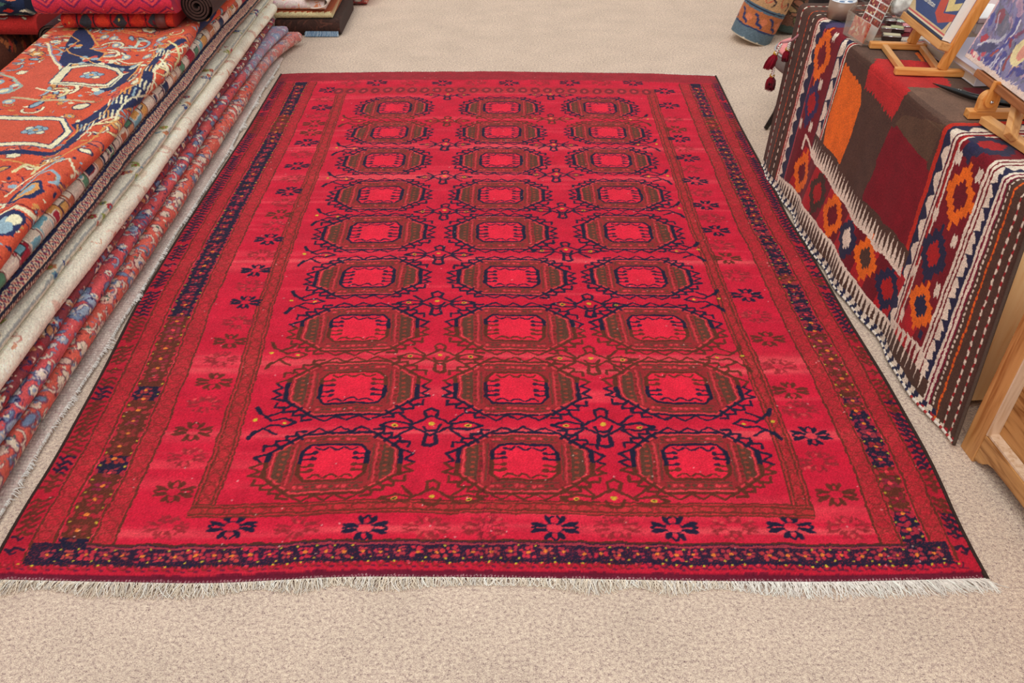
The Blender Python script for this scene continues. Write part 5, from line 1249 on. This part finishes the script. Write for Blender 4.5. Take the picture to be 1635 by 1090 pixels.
# clear leaflet holder
ha = G(1345, 54, ZK); hb_ = G(1375, 74.5, ZK); hx_ = (hb_-ha); hw = np.linalg.norm(hx_); hx_ /= hw; hyv = np.array([-hx_[1], hx_[0], 0]); hyv = hyv if hyv[0] > 0 else -hyv
ACR = bpy.data.materials.new('clear_acrylic'); ACR.use_nodes = True; nt_ = ACR.node_tree; nt_.nodes.remove(nt_.nodes['Principled BSDF'])
tr_ = nt_.nodes.new('ShaderNodeBsdfTransparent'); tr_.inputs[0].default_value = (.93, .945, .94, 1); gl_ = nt_.nodes.new('ShaderNodeBsdfGlossy'); gl_.inputs['Roughness'].default_value = .08
lw_ = nt_.nodes.new('ShaderNodeLayerWeight'); lw_.inputs['Blend'].default_value = .25; fr_ = nt_.nodes.new('ShaderNodeMapRange'); fr_.inputs['To Min'].default_value = .03; fr_.inputs['To Max'].default_value = .55; nt_.links.new(lw_.outputs['Facing'], fr_.inputs['Value']); bpy.context.scene.cycles.transparent_max_bounces = 32; mxs = nt_.nodes.new('ShaderNodeMixShader'); nz_ = nt_.nodes.new('ShaderNodeTexNoise'); nz_.inputs['Scale'].default_value = 40
mr_ = nt_.nodes.new('ShaderNodeMapRange'); mr_.inputs['To Min'].default_value = .04; mr_.inputs['To Max'].default_value = .14; nt_.links.new(nz_.outputs['Fac'], mr_.inputs['Value']); nt_.links.new(mr_.outputs[0], gl_.inputs['Roughness'])
nt_.links.new(fr_.outputs[0], mxs.inputs[0]); nt_.links.new(tr_.outputs[0], mxs.inputs[1]); nt_.links.new(gl_.outputs[0], mxs.inputs[2]); nt_.links.new(mxs.outputs[0], nt_.nodes['Material Output'].inputs['Surface'])
hd = empty('leaflet_holder', (ha+hb_)/2, 'clear acrylic leaflet holder with picture cards, beside the tape roll', 'leaflet holder')
DP = .060; HT = .19; HF = .075; T_ = .0025; wv = hx_*hw; z0 = np.array([0, 0, .001])
MB().box(ha+z0, wv, hyv*DP, (0, 0, T_)).build('base', ACR, hd)
MB().box(ha+z0+up*T_, wv, hyv*T_, up*HF).build('front_panel', ACR, hd)
MB().box(ha+z0+up*T_+hyv*(DP-T_), wv, hyv*T_, up*HT+hyv*.03).build('back_panel', ACR, hd)
for o_ in (ha, hb_-hx_*T_):
    MB().prism([o_+z0+up*T_+hyv*T_, o_+z0+up*T_+hyv*(DP-T_), o_+z0+up*HT+hyv*(DP+.025), o_+z0+up*(HT*.92)+hyv*(DP+.0), o_+z0+up*(HF)+hyv*(T_+.002)], hx_*T_).build('side_panel', ACR, hd)
def card(label, off, h, col_fn, tilt=.03, wsc=.86):
    p0 = ha+z0+up*(T_+.001)+hyv*off+hx_*(hw*(1-wsc)/2); W_ = hw*wsc; U_ = up*h+hyv*tilt; U_ = U_/np.linalg.norm(U_)
    c = Cv(0, W_, 0, h, .0012, rgb(240, 236, 226)); col_fn(c, W_, h)
    PP = p0+hx_*c.X0[..., None]+U_*c.Y0[..., None]
    o = link('picture_card', grid_mesh('picture_card', PP, c.a), yarn('printed_card', rough=.4, bump=.0, var=.02)); so = o.modifiers.new('s', 'SOLIDIFY'); so.thickness = .0008; so.offset = 0
    return tag(o, label, 'card', 'cards in the leaflet holder')
def cf1(c, W_, h):
    random.seed(3)
    for i in range(2):
        for j in range(6):
            x0, y0 = i*W_/2+.003, .05+j*.024; c.poly([(x0, y0), (x0+W_/2-.006, y0), (x0+W_/2-.006, y0+.019), (x0, y0+.019)], rgb(150, 70, 66)); flora(c, 10, .010, [rgb(214, 90, 70), rgb(60, 30, 40), rgb(228, 200, 150), rgb(200, 120, 120)], None, kinds='lds', xr=(x0, x0+W_/2-.008), yr=(y0+.002, y0+.017))
def cf2(c, W_, h):
    random.seed(4); c.a[:] = rgb(226, 120, 96); flora(c, 40, .02, [rgb(236, 176, 130), rgb(206, 70, 60), rgb(240, 214, 190)], None, kinds='lcs')
card('tall card printed with two columns of small rug pictures, in the clear holder', .040, .185, cf1, .045)
card('short orange and pink printed card at the front of the clear holder', .012, .062, cf2, .012, .8)

# small packaged things between the holder and the easel
def trinket(px, py, w, d, h, rz, top, side, label, z=0):
    p = G(px, py, ZK+z); e = empty('trinket_box', p, label, 'box', 'trinket boxes between the leaflet holder and the small easel', rz)
    MB().box((-w/2, -d/2, 0), (w, 0, 0), (0, d, 0), (0, 0, h)).build('box', side, e, bevel=.001, world=False)
    MB().box((-w/2+.003, -d/2+.003, h), (w-.006, 0, 0), (0, d-.006, 0), (0, 0, .0015)).build('lid', top, e, world=False)
    MB().tube([(-w/2, -d/2-.0005, h*.9), (w/2, -d/2-.0005, h*.9)], .0022, 8).build('metal_edge', STEEL, e, world=False)
CRM = plain('cream_card', (226, 214, 176), .5, noise=.05); OLVc = plain('olive_card', (176, 178, 128), .5, noise=.1); SVR = plain('silver_card', (196, 190, 182), .3, .6); DKB = plain('dark_side', (70, 56, 52), .5); PKC = plain('pink_card', (228, 150, 156), .5, noise=.1); GNC = plain('pale_green_card', (190, 204, 176), .5)
trinket(1422, 63, .060, .032, .016, -.25, CRM, DKB, 'cream lidded box with a bright metal edge, nearest the back foot of the easel')
trinket(1414, 50, .034, .022, .014, -.3, CRM, SVR, 'small cream and silver box beside the leaflet holder')
trinket(1431, 50, .046, .036, .014, -.35, OLVc, DKB, 'olive green box beside the pink one')
trinket(1446, 49, .026, .030, .020, -.2, PKC, PKC, 'small pink box next to the brown easel ledge')
trinket(1421, 38, .036, .020, .014, -.3, SVR, DKB, 'silver topped box in the second row of trinkets')
trinket(1437, 39, .030, .022, .012, -.3, GNC, SVR, 'pale green topped box in the second row of trinkets')
trinket(1414, 30, .032, .020, .012, .1, DKB, SVR, 'dark topped box farthest of the trinkets')
# crumpled white ornament with grey veins
q = G(1434, 28, ZK); import bmesh
bm = bmesh.new(); bmesh.ops.create_icosphere(bm, subdivisions=4, radius=1)
for v in bm.verts:
    n = math.sin(v.co.x*5+1)*math.cos(v.co.z*6)+math.sin(v.co.y*9+v.co.x*4)*.6; k = 1+.10*n
    v.co.x *= .042*k; v.co.y *= .026*k; v.co.z = v.co.z*.038*k+.044
me = bpy.data.meshes.new('ornament'); bm.to_mesh(me); bm.free()
for p_ in me.polygons: p_.use_smooth = True
o = link('ornament', me, plain('veined_white', (226, 224, 216), .5, noise=.35, nscale=55, bump=.5)); o.location = [float(v) for v in q]; o.rotation_euler = (0, .1, .4)
tag(o, 'crumpled white and grey stone-like ornament behind the trinket boxes', 'ornament')

# ------------------------------------------------------------------ beyond the desk
def rolls(name, label, base, top, r, paint, seed, base_col, cat='rug', bulge=.0):
    """upright leaning roll"""
    base = np.array(base, float); top = np.array(top, float); d = top-base; L_ = np.linalg.norm(d); d /= L_; a_ = np.cross(d, [0, 1, 0]); a_ /= np.linalg.norm(a_); b_ = np.cross(d, a_)
    c = Cv(0, 2*PI*r, 0, L_, .0035, base_col, jit=.002); random.seed(seed); paint(c, L_); c.noise(.05, .05)
    an = np.arange(int(2*PI*r/.006))/int(2*PI*r/.006)*2*PI; l = np.r_[0, .004, np.linspace(.01, L_-.01, 130), L_-.003, L_]; AA, LL = np.meshgrid(an, l)
    R_ = r*(1+bulge*np.sin(LL/L_*PI)); R_ = np.where((LL < .003) | (LL > L_-.002), R_*.93, R_)
    P = base+d*LL[..., None]+a_*(R_*np.cos(AA))[..., None]+b_*(R_*np.sin(AA))[..., None]
    o = link(name, grid_mesh(name, P, c.sample(AA*r, LL), closed_x=True, caps=True), WOOL()); return tag(o, label, cat)
bb = G(1196, 64, 0); bb[2] = .012
def p(c, L_):
    c.a[:] = rgb(192, 150, 108); v = c.Y
    c.a[v < .075] = rgb(92, 110, 122); c.a[v < .008] = rgb(222, 212, 190); c.a[(v > .066) & (v < .074)] = rgb(54, 62, 96)
    c.a[(v > .075) & (v < .165)] = rgb(180, 106, 66); c.a[(v > .165) & (v < .192)] = rgb(86, 108, 124); c.a[(v > .178) & (v < .184)] = rgb(46, 50, 70)
    c.a[v > .40] = rgb(86, 100, 112); c.a[v > .42] = rgb(200, 150, 100)
    n = 8; w = c.x[-1]/n
    for i in range(n):
        x = (i+.5)*w; c.line([(x-.025, .145), (x-.008, .14), (x, .12), (x+.006, .10), (x+.03, .098), (x+.034, .085)], .013, rgb(50, 58, 98)); c.ell(x+w*.4, .12, .02, .02, rgb(206, 120, 84))
        c.line([(x-.03, .33), (x-.005, .345), (x+.015, .32), (x-.01, .28), (x-.02, .25), (x+.005, .22), (x+.03, .245)], .006, rgb(190, 90, 70))
        c.line([(x+.04, .21), (x+.05, .235), (x+.03, .25)], .008, rgb(50, 40, 50)); c.line([(x-.05, .30), (x-.045, .33), (x-.06, .35)], .010, rgb(70, 70, 120))
rolls('bolster', 'upright tan and orange woven bolster with blue bands, on the carpet beyond the desk', bb, bb+np.array([.17, .02, .48]), .118, p, 51, rgb(192, 150, 108), 'bolster', .04)
b2_ = G(1246, 66, 0)+np.array([.05, .20, .012])
def p(c, L_): flora(c, 160, .06, [rgb(110, 110, 80), rgb(160, 110, 90), rgb(70, 90, 80), rgb(176, 150, 110), rgb(120, 50, 54)], rgb(50, 50, 44), kinds='lfc'); c.a[c.Y < .04] = rgb(70, 84, 78)
rolls('bolster', 'muted green and rust floral bolster partly behind the tan one', b2_, b2_+np.array([.10, .02, .46]), .105, p, 52, rgb(120, 84, 70), 'bolster', .04)
b3_ = G(1262, 60, 0)+np.array([.16, .42, .012])
def p(c, L_): flora(c, 60, .06, [rgb(112, 56, 52), rgb(80, 36, 38)], None, kinds='s')
rolls('bolster', 'plain maroon bolster behind the other two', b3_, b3_+np.array([.06, .03, .60]), .14, p, 53, rgb(96, 46, 46), 'bolster', .05)
# dark bag with a beaded edge beyond the far end of the desk
q = np.array([1.62, 4.25, 0.0])
bm = bmesh.new(); bmesh.ops.create_uvsphere(bm, u_segments=40, v_segments=24, radius=1)
for v in bm.verts:
    x, y, z = v.co; se = lambda a: math.copysign(abs(a)**.55, a)
    v.co = (se(x)*.14, se(y)*.10*(1.15-.3*(z+1)/2), (se(z)*.33+.33)*(1+.02*math.sin(x*9)))
me = bpy.data.meshes.new('bag'); bm.to_mesh(me); bm.free()
for p_ in me.polygons: p_.use_smooth = True
bag = link('bag', me, plain('black_cloth', (30, 24, 26), .9, noise=.3, nscale=60, bump=.4)); bag.location = [float(v) for v in q]; tag(bag, 'black cloth bag with a pale beaded loop beyond the far end of the desk', 'bag')
m = MB()
for k in range(26):
    t = k/25*PI; p_ = q+np.array([-.12+.10*math.cos(PI+t)*1.0+.10, -.108, .60-.07*math.sin(t)])
    m.lathe(p_, [(.0001, -.006), (.005, -.003), (.005, .003), (.0001, .006)], 8, up, False)
m.build('beads', plain('cream_beads', (216, 196, 176), .4), bag)
# low stool with an upholstered seat, mostly hidden by the desk
lg = G(1222, 207, 0); se_ = G(1237, 96, .315); SX, SY = float(se_[0])+.185, float(se_[1])
stl = empty('stool', (SX, SY, 0), 'low stool with a pink and grey padded seat and curved black legs, behind the tassels', 'stool')
BW_ = plain('black_wood', (26, 20, 18), .35, noise=.2)
for an in (math.atan2(lg[1]-SY, lg[0]-SX), math.atan2(lg[1]-SY, lg[0]-SX)+2.09, math.atan2(lg[1]-SY, lg[0]-SX)-2.09):
    R_ = math.hypot(lg[0]-SX, lg[1]-SY); ca, sa_ = math.cos(an), math.sin(an)
    MB().tube([(SX+ca*R_*k, SY+sa_*R_*k, z) for k, z in ((1.0, .006), (.93, .03), (.80, .08), (.72, .14), (.70, .21), (.72, .285))], [.010, .012, .014, .016, .018, .020], 12).build('leg', BW_, stl)
MB().lathe((SX, SY, 0), [(.0001, .275), (.165, .275), (.178, .285), (.184, .30), (.185, .345), (.180, .352), (.0001, .352)], 56, up, False).build('seat_side', plain('grey_linen', (128, 122, 116), .9, noise=.08), stl)
MB().tube([(SX+.184*math.cos(t), SY+.184*math.sin(t), .349) for t in np.linspace(0, 2*PI, 60)], .004, 8).build('piping', plain('pale_piping', (170, 172, 172), .8), stl)
MB().lathe((SX, SY, 0), [(.0001, .3525), (.178, .3525), (.176, .362), (.150, .376), (.09, .386), (.0001, .390)], 56, up, False).build('seat_pad', plain('pink_linen', (232, 146, 144), .9, noise=.05), stl)
# tassels hanging from the far end of the kilim
TR = plain('tassel_red', (128, 14, 34), .9, noise=.25, nscale=300)
def tassel(top, L_, r, label, lean=(0, 0)):
    top = np.array(top, float); e = empty('tassel', top-np.array([0, 0, L_]), label, 'tassel', 'dark red tassels at the far end of the kilim')
    dn = np.array([lean[0], lean[1], -1.0]); dn /= np.linalg.norm(dn)
    pc = top+dn*L_*.45
    MB().tube([top, top+dn*L_*.2, pc], [.0045, .0055, .006], 8).build('cord', TR, e)
    m = MB()
    for k in range(9): m.lathe(top+dn*(L_*.05+k*L_*.045)+np.array([-.004*(k % 2)+.001, -.006, 0]), [(.0001, -.004), (.0042, -.002), (.0042, .002), (.0001, .004)], 8, up, False)
    m.build('beads', plain('white_beads', (236, 226, 214), .35), e)
    MB().lathe(pc-dn*.004, [(.0001, -.008), (.009, -.005), (.010, 0), (.009, .005), (.0001, .008)], 14, -dn, False).build('gold_bead', plain('gold_bead', (206, 160, 60), .35, .4), e)
    paths = []; ws = []; cols = []
    for k in range(170):
        a = random.uniform(0, 2*PI); q_ = random.random()**.5; ox, oy = math.cos(a)*q_, math.sin(a)*q_; L2 = L_*.55*random.uniform(.9, 1.05)
        paths.append([pc+np.array([ox, oy, 0])*r*.25, pc+dn*L2*.3+np.array([ox, oy, 0])*r*.85, pc+dn*L2*.65+np.array([ox, oy, 0])*r, pc+dn*L2+np.array([ox, oy, 0])*r*.95]); ws.append(.0022)
        cols.append(rgb(140, 16, 38)*random.uniform(.75, 1.15))
    tag(strands('skirt', paths, ws, np.clip(cols, 0, 1), yarn('fringe_cotton'), e), kind='stuff')
kx = ksurf(np.array(-.045), np.array(-.12), True)
tassel(onY(1236, 105, 3.17), .095, .020, 'lower dark red tassel with white beads, hanging in front of the carpet')
tassel(onY(1248, 68, 3.17), .105, .020, 'upper dark red tassel tipped to the left, beside the pink cushion', (-.35, 0))
tassel(onY(1261, 66, 3.17), .075, .014, 'small dark red tassel close against the brown kilim edge', (-.05, 0))
MB_t = MB().tube([onY(1282, 50, 3.155), onY(1268, 62, 3.165), onY(1261, 66, 3.17), onY(1248, 68, 3.17), onY(1241, 84, 3.17), onY(1236, 105, 3.17)], .0045, 8)
tc2 = MB_t.build('braided_cord', plain('cord_grey_red', (176, 120, 124), .9, noise=.4, nscale=200)); tag(tc2, 'thin grey and red braided cord that carries the tassels at the kilim corner', 'cord')

# ------------------------------------------------------------------ light
w = bpy.data.worlds.new('daylight'); bpy.context.scene.world = w; w.use_nodes = True
bg = w.node_tree.nodes['Background']; bg.inputs[0].default_value = (.97, .985, 1.0, 1); bg.inputs[1].default_value = .82
sd = bpy.data.lights.new('window_light', 'SUN'); sd.energy = 1.25; sd.angle = math.radians(40); sd.color = (1, .96, .9)
so = bpy.data.objects.new('window_light', sd); C.objects.link(so)
from mathutils import Vector
so.rotation_euler = Vector((.34, .50, -1)).to_track_quat('-Z', 'Y').to_euler()
